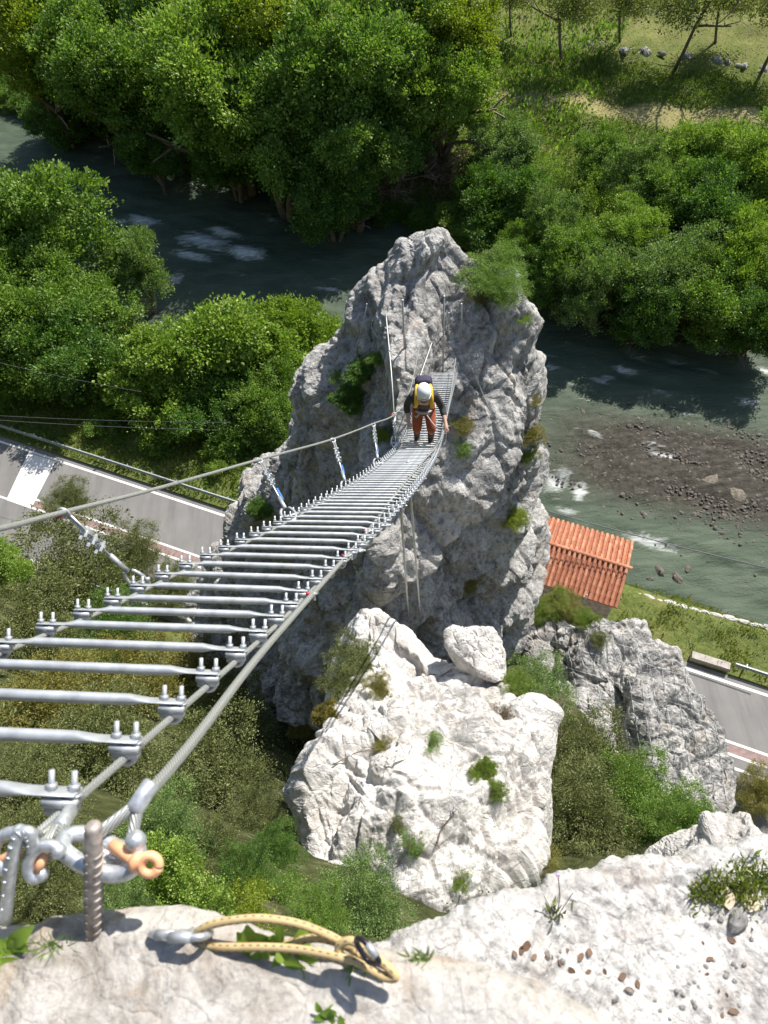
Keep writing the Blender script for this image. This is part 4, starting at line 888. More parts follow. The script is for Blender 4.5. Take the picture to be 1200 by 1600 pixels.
for px, py, r, lab in [(868, 475, .5, 'pale stone in dark water beside the pinnacle shrub'), (916, 491, .4, 'pale stone in dark water under the plumed bush')]: river_stone(px, py, r, lab, None)
for px, py, r in [(1015, 905, .4), (1030, 893, .6), (1058, 903, .5), (1074, 890, .4)]:
    river_stone(px, py, r, 'brown wet boulder at the near water edge right of the cabin', 'boulders at the near water edge', False)
# gravel bar in the river
rng = np.random.default_rng(8); gm_v = []; gm_f = []; nn = 0
for k in range(2600):
    u_ = rng.normal(50, 7.5); v_ = 18.0 + .12 * (u_ - 50) + rng.normal(0, 3.2)
    if v_ > 25 or u_ < 33: continue
    r = rng.uniform(.05, .16) * (2.0 if rng.random() < .06 else 1)
    v, f = stone_mesh(int(rng.integers(0, 40)), 6); a = rng.uniform(0, 6.28); rt = np.array([[math.cos(a), -math.sin(a), 0], [math.sin(a), math.cos(a), 0], [0, 0, 1]])
    base_ = W(u_, v_, WATER_Z + rng.uniform(-.06, .02)); gm_v.append((v * r) @ rt.T + base_); gm_f += [tuple(i + nn for i in q) for q in f]; nn += len(v)
o = link('gravel', mesh_np('gravel', np.concatenate(gm_v), gm_f, M['rock_wet'], False)); tag(o, 'gravel bar of wet stones breaking the river surface', 'gravel', kind='stuff')

# cabin with barrel tiles
def tile_mat(name, c1, c2, c3):
    mt, t, out = new_mat(name); b = nd(t, 'ShaderNodeBsdfPrincipled'); b.inputs['Roughness'].default_value = 0.8
    oi = nd(t, 'ShaderNodeObjectInfo'); c = ramp(t, oi.outputs['Random'], [(0.0, c1), (0.6, c2), (1.0, c3)])
    c = mixc(t, 0.35, c, ramp(t, noise_node(t, objvec(t), 14, 6, .7), [(0.35, (0.12, 0.06, 0.04)), (0.6, (0.6, 0.28, 0.16))]))
    t.links.new(c, b.inputs['Base Color']); t.links.new(b.outputs[0], out.inputs[0]); return mt
M['tile'] = tile_mat('terracotta', (0.25, 0.085, 0.045), (0.40, 0.145, 0.07), (0.52, 0.24, 0.14))
M['tilebed'] = simple('terracotta_bed', (0.30, 0.10, 0.05), 0.9, 0, .3, 6)
M['masonry'] = simple('masonry', (0.33, 0.29, 0.24), 0.9, 0, 0.4, 4)
cab = empty('cabin', W(40.9, 3.2, -.1), RZ); tag(cab, 'small riverside cabin with orange barrel tile roof', 'cabin')
X0, X1, RIDGE, EAVE = -3.75, 3.3, 3.62, 2.85
def slope_z(y): return RIDGE - (RIDGE - EAVE) * abs(y) / 2.25
gm = Geo(); 
for (c_, sz) in (((-.22, -1.9, 1.35), (6.6, .3, 2.8)), ((-.22, 1.9, 1.35), (6.6, .3, 2.8)), ((2.93, 0, 1.35), (.3, 3.494, 2.8)), ((-3.37, 0, 1.35), (.3, 3.494, 2.8))): gm.box(c_, sz)
gm.add([(2.78, -1.7, 2.75), (2.78, 1.7, 2.75), (2.78, 0, 3.4), (3.07, -1.7, 2.75), (3.07, 1.7, 2.75), (3.07, 0, 3.4)], [(0, 1, 2), (3, 5, 4), (0, 2, 5, 3), (1, 4, 5, 2), (0, 3, 4, 1)])
link('wall', gm.mesh('wall', M['masonry'], False), cab)
rf = link('roof', mesh_np('roof', np.array([(X0, -2.28, EAVE - .05), (X1, -2.28, EAVE - .05), (X1, 0, RIDGE - .03), (X0, 0, RIDGE - .03), (X0, 2.28, EAVE - .05), (X1, 2.28, EAVE - .05), (X0, -2.28, EAVE - .13), (X1, -2.28, EAVE - .13), (X1, 0, RIDGE - .11), (X0, 0, RIDGE - .11), (X0, 2.28, EAVE - .13), (X1, 2.28, EAVE - .13)]),
    [(0, 1, 2, 3), (3, 2, 5, 4), (7, 6, 9, 8), (8, 9, 10, 11), (0, 6, 7, 1), (4, 5, 11, 10), (1, 7, 8, 2), (2, 8, 11, 5), (0, 3, 9, 6), (3, 4, 10, 9)], M['tilebed'], False), cab)
def tile_mesh(l=.43, r0=.10, r1=.082):
    n = 7; v = []
    for y, r in ((0, r0), (l, r1)):
        for rr_ in (r, r - .014):
            for j in range(n): a = math.pi * j / (n - 1); v.append((rr_ * math.cos(a), y, rr_ * math.sin(a) * .85))
    f = []
    for j in range(n - 1): f += [(j, j + 1, 2 * n + j + 1, 2 * n + j), (n + j + 1, n + j, 3 * n + j, 3 * n + j + 1), (j + 1, j, n + j, n + j + 1), (2 * n + j, 2 * n + j + 1, 3 * n + j + 1, 3 * n + j)]
    f += [(0, 2 * n, 3 * n, n), (n - 1, 2 * n - 1, 4 * n - 1, 3 * n - 1)]
    return mesh_np('tile', np.array(v), f, M['tile'], False)
TM = tile_mesh(); pitch = math.atan2(RIDGE - EAVE, 2.25); NC_, NRW = 24, 6; px_ = (X1 - X0 - .2) / (NC_ - 1)
for side in (-1, 1):
    for i in range(NC_):
        for j in range(NRW):
            o = link('tile', TM, rf); y = 2.30 - j * .385
            o.location = (X0 + .1 + i * px_ + random.gauss(0, .006), side * y, slope_z(y) + .012 + .010 * random.random())
            o.rotation_euler = (pitch + .03, 0, random.gauss(0, .02)) if side < 0 else (pitch + .03, 0, math.pi + random.gauss(0, .02))
x = X0
while x < X1 - .2:
    o = link('ridge_tile', TM, rf); o.location = (x, 0, RIDGE + .03 + .01 * random.random()); o.rotation_euler = (0, 0, -math.pi / 2); o.scale = (1.25, 1, 1.1); x += .40
gm = Geo(); gm.tube([(1.5, -2.34, 3.35), (1.5, -2.34, 2.2), (1.5, -2.1, 1.9)], .05, 8); link('pipe', gm.mesh('pipe', M['rail']), cab)

mw = empty('dry_stone_wall', atz(1060, 92, -1.2), RZ); tag(mw, 'tumbled grey stone wall at the foot of the meadow trees', 'wall')
for k in range(34):
    o = link('stone', random.choice(ST), mw); o.location = (random.uniform(-11, 14), random.gauss(0, .35), random.uniform(-.1, .35)); q_ = random.uniform(.25, .6); o.scale = (q_ * 1.2, q_ * .8, q_); o.rotation_euler = (0, random.uniform(-.3, .3), random.uniform(0, 6)); o.material_slots[0].link = 'OBJECT'; o.material_slots[0].material = M['rock_grey']
# overhead wires, thin and slack
def wire(a, b_, sag, r, label):
    a, b_ = np.array(a), np.array(b_); tt = np.linspace(0, 1, 40); p = a + (b_ - a) * tt[:, None]; p[:, 2] -= sag * 4 * tt * (1 - tt)
    gm = Geo().tube(p, r, 5); tag(gm.obj('overhead_wire', M['wiredark']), label, 'wire', 'overhead wires')
M['wiredark'] = simple('wire_dark', (0.10, 0.10, 0.11), .6)
wire(atz(800, 782, 5.5), atz(1290, 908, 5.5), .3, .032, 'dark overhead wire crossing the river beside the cabin')
wire(atz(-60, 652, 7), atz(345, 672, 7), .2, .013, 'thin overhead wire above the verge left of the pinnacle')
wire(atz(-60, 646, 7.4), atz(360, 660, 7.4), .2, .012, 'upper thin wire running close above the verge wire')
wire(atz(-60, 552, 8), atz(220, 612, 8), .2, .012, 'thin wire before the dark trees on the left')

# posts and stay cables on the pinnacle
def post(pb, pt, r, label, mat='steel'):
    h_ = hit(*pb, ROCKS)
    if h_ is None: return
    b0 = h_[1]; lo, hi = 0.0, 4.0
    for _ in range(30):
        md = (lo + hi) / 2; q = b0 + np.array([0, 0, md]) - CPOS; y = 800 - FPX * (q @ up) / (q @ fwd)
        if y > pt[1]: lo = md
        else: hi = md
    top = b0 + np.array([0, 0, lo]); q = top - CPOS; dd = q @ fwd; tx = atd(pt[0], pt[1], dd)
    gm = Geo().tube([b0 - (tx - b0) * .1, b0 * .5 + tx * .5, tx], r, 7); gm.tube([tx, tx + np.array([0, 0, .03])], r * 1.5, 7); tag(gm.obj('steel_post', M[mat]), label, 'post', 'steel posts on the pinnacle')
post((632, 545), (629, 470), .022, 'steel post left of the climber with its foot in the dark cleft')
post((692, 580), (694, 464), .022, 'tallest steel post right above the ladder end')
post((699, 515), (701, 490), .016, 'shortest steel post among the pinnacle posts')
post((722, 522), (721, 476), .018, 'rightmost steel post on the pinnacle')
post((558, 545), (573, 476), .013, 'thin leaning rod on the left pinnacle ridge')
def stay(pts, r, label, name='stay_cable', mat='cable'):
    p = []
    for x, y, off in pts:
        h_ = hit(x, y, ROCKS); p.append(h_[1] - ray(x, y) / np.linalg.norm(ray(x, y)) * off if h_ is not None else atd(x, y, 18))
    gm = Geo().tube(crom(p, 24), r, 6); tag(gm.obj(name, M[mat]), label, 'cable', 'stay cables on the pinnacle')
stay([(603, 490, .5), (612, 590, 1.0), (618, 690, 1.6)], .016, 'long pale stay cable left of the climber')
stay([(675, 535, .1), (655, 592, .6)], .016, 'short slanting cable behind the climber')
stay([(582, 500, .05), (581, 512, .08), (590, 528, .05)], .014, 'small curved cable loop on the left of the pinnacle')
stay([(735, 570, .08), (765, 640, .1)], .012, 'thin cable on the right side of the climber')
def guy(a, b_, r, label):
    p = crom([a, (np.array(a) + b_) / 2 + np.array([0, 0, -.05]), b_], 40); M_ = M['guy']; o = uvtube('guy_rope', p, r, M_, None, 8, 25.0); tag(o, label, 'rope', 'ropes under the ladder')
mt, t, out = new_mat('guy_rope'); b = nd(t, 'ShaderNodeBsdfPrincipled'); b.inputs['Roughness'].default_value = .8
uvn = nd(t, 'ShaderNodeUVMap'); wv_ = nd(t, 'ShaderNodeTexWave', bands_direction='DIAGONAL'); wv_.inputs['Scale'].default_value = .25; t.links.new(uvn.outputs[0], wv_.inputs['Vector'])
t.links.new(ramp(t, wv_.outputs['Fac'], [(.2, (.22, .24, .24)), (.6, (.62, .62, .60))]), b.inputs['Base Color']); t.links.new(b.outputs[0], out.inputs[0]); M['guy'] = mt
guy(atd(622, 735, 8.2), atd(642, 1012, 42), .018, 'grey rope slanting down left below the ladder')
guy(atd(637, 722, 8.8), atd(662, 1022, 42), .020, 'speckled rope slanting down right below the ladder')

# ================================================================ ANCHORS ON THE NEAR LEDGE
M['rusty'] = simple('rusty_bar', (0.36, 0.315, 0.285), 0.6, 0.45, 0.5, 60)
p0, p1 = atd(146, 1480, 1.02), atd(146, 1288, .95); d = p1 - p0; ln = np.linalg.norm(d); d /= ln; _, e1, e2 = frame(d)
gm = Geo(); gm.tube([p0, p0 + d * ln * .5, p0 + d * (ln - .006), p1], [.0115, .0115, .0115, .0085], 14)
for k in range(11):
    c_ = p0 + d * (.02 + k * .0145)
    for s0 in (0, math.pi):
        gm.tube([c_ + d * .006 * (a / 2.4) + (e1 * math.cos(s0 + a) + e2 * math.sin(s0 + a)) * .0118 for a in np.linspace(.3, 2.8, 8)], .0016, 5)
tag(gm.obj('anchor_bar', M['rusty'], base=None), 'ribbed steel anchor bar standing before the orange shackle pin', 'anchor bar', 'anchor bars in the near ledge')
hook = crom([atd(8, 1440, 1.0), atd(14, 1380, .98), atd(22, 1330, .97), atd(34, 1302, .97), atd(48, 1304, .97), atd(50, 1330, .98)], 30)
gm = Geo().tube(hook, .0085, 12)
for k in range(2, 27, 2):
    tg = hook[k + 1] - hook[k]; tg /= np.linalg.norm(tg); _, e1, e2 = frame(tg)
    gm.tube([hook[k] + tg * .002 * a + (e1 * math.cos(a) + e2 * math.sin(a)) * .0088 for a in np.linspace(0, 3, 7)], .0014, 4)
tag(gm.obj('anchor_bar', M['bright']), 'bent ribbed anchor hook at the left edge of the ledge', 'anchor bar', 'anchor bars in the near ledge')
def shackle(bow, r, pin, pr, label, head=True):
    """bow: points of the U, pin: two ends"""
    b_ = crom([atd(*q) for q in bow], 40); base_ = b_[len(b_) // 2]; e = empty('shackle', base_); tag(e, label, 'shackle', 'anchor shackles')
    gm = Geo().tube(b_, r, 14)
    for q in (b_[0], b_[-1]): gm.add(*sphere(q, r * 1.25, 12, 8))
    gm.obj('bow', M['bright'], e, base=base_)
    a, c_ = atd(*pin[0]), atd(*pin[1]); d = (c_ - a) / np.linalg.norm(c_ - a); gm = Geo().tube([a, c_], pr, 12)
    pn = gm.obj('pin', M['orange'], e, base=base_)
    if not head: return
    gm = Geo(); _, e1, e2 = frame(d)
    gm.tube([c_ - d * pr * .4, c_ + d * pr * .7], pr * 1.5, 16)
    e1 = np.cross(d, fwd); e1 /= np.linalg.norm(e1); e0 = np.cross(fwd, e1); e0 *= np.sign(e0 @ d)
    gm.tube(ring_pts(c_ + e0 * pr * 2.0, e0, e1, pr * 1.35, pr * 1.35, 24, 0, 2 * math.pi - .01), pr * .75, 10)
    gm.obj('pin_head', M['orange'], pn, base=base_)
def sphere(c, r, n=12, m_=8, sc=(1, 1, 1)):
    v = [np.array((math.sin(b) * math.cos(a), math.sin(b) * math.sin(a), math.cos(b))) * r * np.array(sc) + np.asarray(c) for b in np.linspace(.02, math.pi - .02, m_) for a in np.linspace(0, 2 * math.pi, n, endpoint=False)]
    f = [(k * n + j, (k + 1) * n + j, (k + 1) * n + (j + 1) % n, k * n + (j + 1) % n) for k in range(m_ - 1) for j in range(n)] + [tuple(range(n)), tuple((m_ - 1) * n + j for j in range(n - 1, -1, -1))]
    return np.array(v), f
shackle([(212, 1314, .985), (216, 1335, .985), (206, 1357, .985), (180, 1366, .985), (150, 1360, .985), (118, 1344, .99), (98, 1326, 1.0), (104, 1308, 1.02), (128, 1303, 1.03), (160, 1312, 1.03), (186, 1328, 1.02)], .0115, [(176, 1320, 1.0), (214, 1346, .975)], .0088, 'big steel shackle with orange eye pin at the ledge')
shackle([(92, 1330, .98), (84, 1322, .98), (66, 1322, .98), (50, 1335, .98), (44, 1356, .98), (52, 1372, .98), (64, 1366, .985)], .0085, [(70, 1334, .985), (58, 1362, .98)], .0065, 'small bent shackle beside the ladder cable eye', False)
shackle([(30, 1300, .98), (8, 1304, .98), (-8, 1322, .98), (-8, 1346, .98), (6, 1356, .98)], .0085, [(-4, 1346, .985), (30, 1332, .98)], .007, 'steel shackle cut by the left edge of the frame', False)
def thimble(tip, eye, r, label, w=.03):
    """wire eye: the cable turned back round a thimble, with a pressed sleeve"""
    a, b_ = atd(*tip), atd(*eye); d = (b_ - a) / np.linalg.norm(b_ - a); ln = np.linalg.norm(b_ - a); e1 = np.cross(d, fwd); e1 /= np.linalg.norm(e1); e2 = np.cross(d, e1)
    pts = []
    for t_ in np.linspace(-1, 1, 41):
        x = abs(t_); along = ln * (1 - x ** 2.2); side = math.copysign(w * math.sin(min(x, 1) * math.pi) ** .8 * (0.55 + .45 * (1 - x)), t_); pts.append(a + d * along + e1 * side)
    for q, nm, mt_, rr_ in ((pts, 'eye', M['wire2'], r), ):
        o = uvtube('cable_eye', np.array(q), rr_, mt_, None, 12, 60.0); tag(o, label, 'cable eye', 'cable eyes at the ledge')
    gm = Geo(); gm.tube([np.array(p) * .78 + (a + d * ln * .5) * .22 for p in pts[3:-3]], r * .55, 8); gm.obj('thimble', M['bright'], o, base=np.array(o.location))
    gm = Geo(); gm.tube([a - d * .034, a - d * .030, a + d * .006, a + d * .012], [r * 1.15, r * 1.45, r * 1.6, r * 1.3], 14); gm.obj('sleeve', M['bright'], o, base=np.array(o.location))
mt2 = M['wire'].copy(); M['wire2'] = mt2
thimble((216, 1256, 1.045), (160, 1344, 1.005), .0085, 'wire cable eye of the thick hand cable held by the shackle', .034)
thimble((98, 1286, 1.07), (66, 1338, 1.0), .0075, 'wire cable eye of the ladder side cable', .022)

# yellow rope coil and two carabiners
mt, t, out = new_mat('climbing_rope'); b = nd(t, 'ShaderNodeBsdfPrincipled'); b.inputs['Roughness'].default_value = .85; b.inputs['Specular IOR Level'].default_value = .2
uvn = nd(t, 'ShaderNodeUVMap'); br = nd(t, 'ShaderNodeTexBrick'); br.inputs['Scale'].default_value = 1.0; br.offset = .5; br.inputs['Mortar Size'].default_value = .0
br.inputs['Brick Width'].default_value = 1.1; br.inputs['Row Height'].default_value = .5; br.inputs['Color1'].default_value = (0.52, 0.38, 0.18, 1); br.inputs['Color2'].default_value = (0.60, 0.46, 0.24, 1)
t.links.new(uvn.outputs[0], br.inputs['Vector'])
wv_ = nd(t, 'ShaderNodeTexWave', bands_direction='X'); wv_.inputs['Scale'].default_value = .36; t.links.new(uvn.outputs[0], wv_.inputs['Vector'])
w2 = nd(t, 'ShaderNodeTexWave', bands_direction='Y'); w2.inputs['Scale'].default_value = .21; t.links.new(uvn.outputs[0], w2.inputs['Vector'])
dash = math_node(t, 'MULTIPLY', math_node(t, 'GREATER_THAN', wv_.outputs['Fac'], .62), math_node(t, 'GREATER_THAN', w2.outputs['Fac'], .90))
w3 = nd(t, 'ShaderNodeTexWave', bands_direction='DIAGONAL'); w3.inputs['Scale'].default_value = 4.0; t.links.new(uvn.outputs[0], w3.inputs['Vector'])
t.links.new(mixc(t, dash, br.outputs[0], (0.12, 0.10, 0.12)), b.inputs['Base Color']); t.links.new(bump(t, w3.outputs['Fac'], .35, .0008), b.inputs['Normal']); t.links.new(b.outputs[0], out.inputs[0]); M['rope'] = mt
rope = crom([atd(q[0], q[1] + 14, q[2]) for q in [(300, 1455, .99), (312, 1440, .975), (340, 1428, .965), (400, 1421, .955), (460, 1428, .95), (510, 1446, .945), (540, 1462, .94), (556, 1470, .93), (552, 1484, .925), (534, 1480, .92), (530, 1464, .92), (548, 1456, .915), (572, 1470, .91),
   (600, 1492, .905), (618, 1512, .90), (600, 1512, .905), (560, 1490, .91), (530, 1482, .915), (470, 1470, .935), (410, 1466, .95), (350, 1466, .965), (310, 1462, .985)]], 260)
o = uvtube('rope', rope, .0054, M['rope'], None, 12, 80.0); tag(o, 'knotted yellow climbing rope loop lying on the ledge', 'rope')
tail = crom([atd(q[0], q[1] + 14, q[2]) for q in [(440, 1462, .975), (490, 1452, .96), (530, 1460, .95), (570, 1480, .93), (610, 1498, .92)]], 60)
o = uvtube('rope', tail, .0052, M['rope'], None, 12, 80.0); tag(o, 'short yellow rope strand tucked behind the knotted loop', 'rope')
def carabiner(c, ax, ay, mat, label, r=.005):
    c = atd(*c); ax = right * ax[0] + up * ax[1] - fwd * ax[2]; ay = right * ay[0] + up * ay[1] - fwd * ay[2]
    pts = [c + ax * math.copysign(abs(math.cos(a)) ** .6, math.cos(a)) + ay * math.copysign(abs(math.sin(a)) ** .6, math.sin(a)) * (1 + .25 * math.cos(a)) for a in np.linspace(0, 2 * math.pi, 48, endpoint=False)]
    gm = Geo().tube(pts[6:-14] if False else pts, r, 9, closed=True); e = empty('carabiner', c); tag(e, label, 'carabiner', 'carabiners on the rope')
    gm.obj('frame', M[mat], e, base=c); gm = Geo().tube([pts[10] + (pts[10] - c) * .02, pts[15] + (pts[15] - c) * .04], r * 1.35, 10); gm.obj('gate_sleeve', M['steel'], e, base=c)
carabiner((292, 1461, .975), (.030, .004, .006), (-.002, .007, .018), 'bright', 'silver carabiner clipped to the left end of the rope')
carabiner((268, 1457, .99), (.026, .003, .004), (-.002, .006, .016), 'bright', 'silver carabiner hooked behind the one on the rope')
M['black'] = simple('black_alloy', (0.035, 0.035, 0.045), .35, .6)
carabiner((573, 1486, .89), (.010, -.013, .003), (.007, .006, .010), 'black', 'dark carabiner by the rope knot', .0035)

# ================================================================ PLANTS AND LITTER ON THE LEDGE
LED = [ledge_a, ledge_b]
bpy.context.view_layer.update()
def rosette(px, py, n, ln, wd, leaf, label, seed, upw=.6, curl=.3):
    h_ = hit(px, py, LED); rng = np.random.default_rng(seed)
    if h_ is None: return
    p = h_[1]; e = empty('ledge_plant', p); tag(e, label, 'plant', 'small plants on the ledge'); gmv = []
    for k in range(n):
        a = rng.uniform(0, 6.28); dr = right * math.cos(a) + up * (math.sin(a) * .7 + .45) - fwd * rng.uniform(.1, upw + .3); dr /= np.linalg.norm(dr); sd = np.cross(dr, -fwd); sd /= np.linalg.norm(sd); nn_ = np.cross(sd, dr)
        l = ln * rng.uniform(.35, 1.15); w_ = wd * rng.uniform(.6, 1.2); v = []; N_ = 6; o_ = right * rng.normal(0, ln * .45) + up * rng.normal(0, ln * .2); cv_ = curl * rng.uniform(-.3, 2.2)
        for i in range(N_ + 1):
            x = i / N_; c_ = o_ + dr * l * x - nn_ * cv_ * l * x * x; ww = w_ * math.sin(min(1, x * .92 + .06) * math.pi) ** .7
            v += [c_ + sd * ww + nn_ * ww * .25, c_, c_ - sd * ww + nn_ * ww * .25]
        f = [(3 * i + j, 3 * i + j + 1, 3 * i + j + 4, 3 * i + j + 3) for i in range(N_) for j in (0, 1)]
        link('leaf', mesh_np('leaf', np.array(v), f, L[leaf]), e)
rosette(440, 1488, 12, .042, .010, 'bright', 'fresh green broad leaves growing below the yellow rope', 1)
rosette(405, 1484, 7, .036, .009, 'bright', 'small green leaves under the left part of the rope', 2)
rosette(560, 1512, 30, .022, .0016, 'blue', 'narrow grey green leaves by the dark carabiner', 3)
rosette(655, 1500, 30, .018, .0014, 'blue', 'narrow leaved sprig right of the rope end', 4)
rosette(515, 1588, 10, .022, .006, 'mid', 'tiny green plant on the tan ledge at the bottom edge', 5)
rosette(8, 1490, 12, .04, .010, 'bright', 'bright green leaves at the left edge of the ledge', 6)
rosette(85, 1478, 40, .028, .0011, 'mid', 'needle leaved green sprig between the two anchor bars', 7, .9, .1)
def tuft(px, py, n, ln, leafs, label, seed, spread=.05):
    h_ = hit(px, py, LED); rng = np.random.default_rng(seed)
    if h_ is None: return
    p = h_[1]; e = empty('ledge_tuft', p); tag(e, label, 'plant', 'small plants on the ledge')
    for li, leaf in enumerate(leafs):
        c = rng.normal(size=(n, 3)) * np.array([spread, spread * .6, spread * .12]); c[:, 2] = np.abs(c[:, 2]); nr = rng.normal(size=(n, 3)) * .55 + np.array([0, .25, 1.0]) + up * .6
        v, f = leaf_geo(c, nr, ln, .12, rng=rng); tag(link('blades', mesh_np('blades', v, f, L[leaf], False), e), kind='stuff')
tuft(1140, 1394, 320, .019, ['drygrass', 'olive2'], 'grassy green tuft on the white ledge at the right', 1, .038)
tuft(1188, 1380, 240, .019, ['olive2', 'grass'], 'mixed green tuft cut by the right edge', 2, .04)
tuft(865, 1432, 26, .03, ['olive'], 'wispy weed at the foot of the flower stalk', 3, .012)
tuft(1095, 1402, 80, .022, ['drygrass'], 'small tuft left of the grassy one on the white ledge', 4, .02)
# flower stalk
M['stalk'] = simple('stalk', (0.14, 0.16, 0.07), .8); M['petal'] = simple('petal', (0.55, 0.38, 0.60), .6); M['dryleaf'] = simple('dry_leaf', (0.13, 0.075, 0.045), .7, 0, .6, 25); M['paleleaf'] = simple('pale_dry_leaf', (0.55, 0.46, 0.34), .7, 0, .2, 25)
h_ = hit(868, 1436, LED)
if h_ is not None:
    b0 = h_[1]; dd = (b0 - CPOS) @ fwd; top = atd(872, 1368, dd * .97); e = empty('flower', b0); tag(e, 'thin stalk with a pink lilac flower on the white ledge', 'flower')
    Geo().tube(crom([b0, b0 * .5 + top * .5 + right * .006, top], 12), .0012, 6).obj('stalk', M['stalk'], e, base=b0)
    s2 = atd(850, 1400, dd * .98); Geo().tube(crom([b0, b0 * .4 + s2 * .6, s2], 8), .0009, 5).obj('stalk', M['stalk'], e, base=b0); s2 = atd(895, 1395, dd * .98); Geo().tube(crom([b0, b0 * .4 + s2 * .6, s2], 8), .0009, 5).obj('stalk', M['stalk'], e, base=b0)
    for k in range(6):
        a = k * 1.047; c_ = top + (right * math.cos(a) + up * math.sin(a)) * .0028; v, f = sphere(c_, .0026, 8, 6, (1, 1, .6)); Geo().add(v, f).obj('petal', M['petal'], e, base=b0)
# dry leaves: each lies by itself
v = []
for i in range(7):
    x = i / 6 - .5; w_ = .30 * math.sin((x + .5) * math.pi) ** .8
    v += [(x, w_, .10 * x * x + .14 * w_), (x, 0, .25 * x * x), (x, -w_, .10 * x * x + .14 * w_)]
DL = mesh_np('dry_leaf', np.array(v), [(3 * i + j, 3 * i + 3 + j, 3 * i + j + 4, 3 * i + j + 1) for i in range(6) for j in (0, 1)], M['dryleaf'])
def lay(name, me, px, py, size, label, cat, group, rng, mat=None, tilt=.5):
    h_ = hit(px, py, LED)
    if h_ is None: return
    o = link(name, me, None, h_[1] + h_[2] * size * .15); o.scale = (size,) * 3; q = Vector(h_[2]).to_track_quat('Z', 'Y').to_matrix().to_4x4(); o.rotation_euler = (q @ Matrix.Rotation(rng.uniform(0, 6.28), 4, 'Z') @ Matrix.Rotation(rng.uniform(-tilt, tilt), 4, 'X')).to_euler()
    if mat: o.material_slots[0].link = 'OBJECT'; o.material_slots[0].material = M[mat]
    tag(o, label, cat, group); return o
rr_ = random.Random(5)
for px, py in [(815, 1482), (800, 1496), (830, 1500), (885, 1490), (905, 1500), (925, 1495), (915, 1515), (890, 1520), (940, 1520), (1000, 1540), (985, 1550), (1105, 1520), (1120, 1545), (1135, 1560), (1150, 1580), (1110, 1500), (1095, 1470), (1145, 1470), (1128, 1590), (975, 1525), (850, 1495), (870, 1505)]:
    lay('dry_leaf', DL, px + rr_.uniform(-5, 5), py + rr_.uniform(-5, 5), rr_.uniform(.010, .024), 'brown dry leaf in a hollow of the white ledge', 'leaf', 'dry leaves on the ledge', rr_)
for px, py, sz, lab in [(1138, 1405, .05, 'pale curled dead leaf under the grassy tuft'), (1172, 1412, .055, 'whitish upright dead leaf right of the curled one'), (820, 1478, .03, 'orange brown dead leaf lying by itself on the white ledge')]:
    lay('dead_leaf', DL, px, py, sz, lab, 'leaf', 'dead leaves on the ledge', rr_, 'paleleaf' if 'orange' not in lab else None)
# loose stones on the ledge
for k in range(46):
    cx, cy, sp_ = rr_.choice([(880, 1500, 40), (1010, 1560, 40), (1120, 1540, 35), (1150, 1440, 30), (1100, 1580, 40)])
    px, py = cx + rr_.gauss(0, sp_), cy + rr_.gauss(0, sp_ * .6)
    if py > 1600 or px > 1205: continue
    o = lay('pebble', random.choice(STN) if 'STN' in globals() else random.choice(STW), px, py, rr_.uniform(.003, .008), 'small loose stone in the hollows of the white ledge', 'pebble', 'pebbles on the white ledge', rr_)
    if o: o.material_slots[0].link = 'OBJECT'; o.material_slots[0].material = M['rock_near2']
o = lay('loose_stone', STW[1], 1150, 1438, .032, 'fist sized white stone below the grassy tuft', 'stone', None, rr_, 'rock_near2')
# rockfall netting on the outcrop
gm = Geo()
def netline(a, b_, n=30):
    pts = []
    for t_ in np.linspace(0, 1, n):
        x, y = a[0] + (b_[0] - a[0]) * t_, a[1] + (b_[1] - a[1]) * t_; h_ = hit(x, y, [outcrop])
        if h_ is not None: pts.append(h_[1] + h_[2] * .06)
        elif len(pts) > 2: gm.tube(pts, .011, 3); pts = []
    if len(pts) > 2: gm.tube(pts, .011, 3)
for k in range(17): netline((860 + k * 19, 950 + k * 8), (830 + k * 19 + 60, 1110 + k * 12))
for k in range(14): netline((850 - k * 3, 965 + k * 15), (1150, 1070 + k * 15))
tag(gm.obj('rockfall_net', M['rail']), 'grey wire rockfall netting draped over the outcrop', 'netting')
# hanging twig on the boulder
def dead_twig(pts, r, label):
    p = []
    for x, y in pts:
        h_ = hit(x, y, ROCKS); p.append(h_[1] - ray(x, y) * .05)
    gm = Geo(); gm.tube(crom(p, 16), np.linspace(r, r * .4, 16), 5)
    for k in (5, 8, 11):
        c_ = crom(p, 16)[k]; gm.tube([c_, c_ + right * random.uniform(-.12, .12) + up * random.uniform(0, .12), c_ + right * random.uniform(-.25, .25) + up * random.uniform(.05, .22)], [r * .6, r * .4, r * .2], 4)
    tag(gm.obj('dead_twig', M['bark']), label, 'twig', 'dead twigs on the boulder')
dead_twig([(683, 1318), (690, 1295), (705, 1275), (709, 1258)], .014, 'dark curved dead twig standing on the boulder slab')
dead_twig([(520, 1195), (560, 1175), (600, 1172), (640, 1162)], .012, 'reddish twig trailing across the upper boulder')

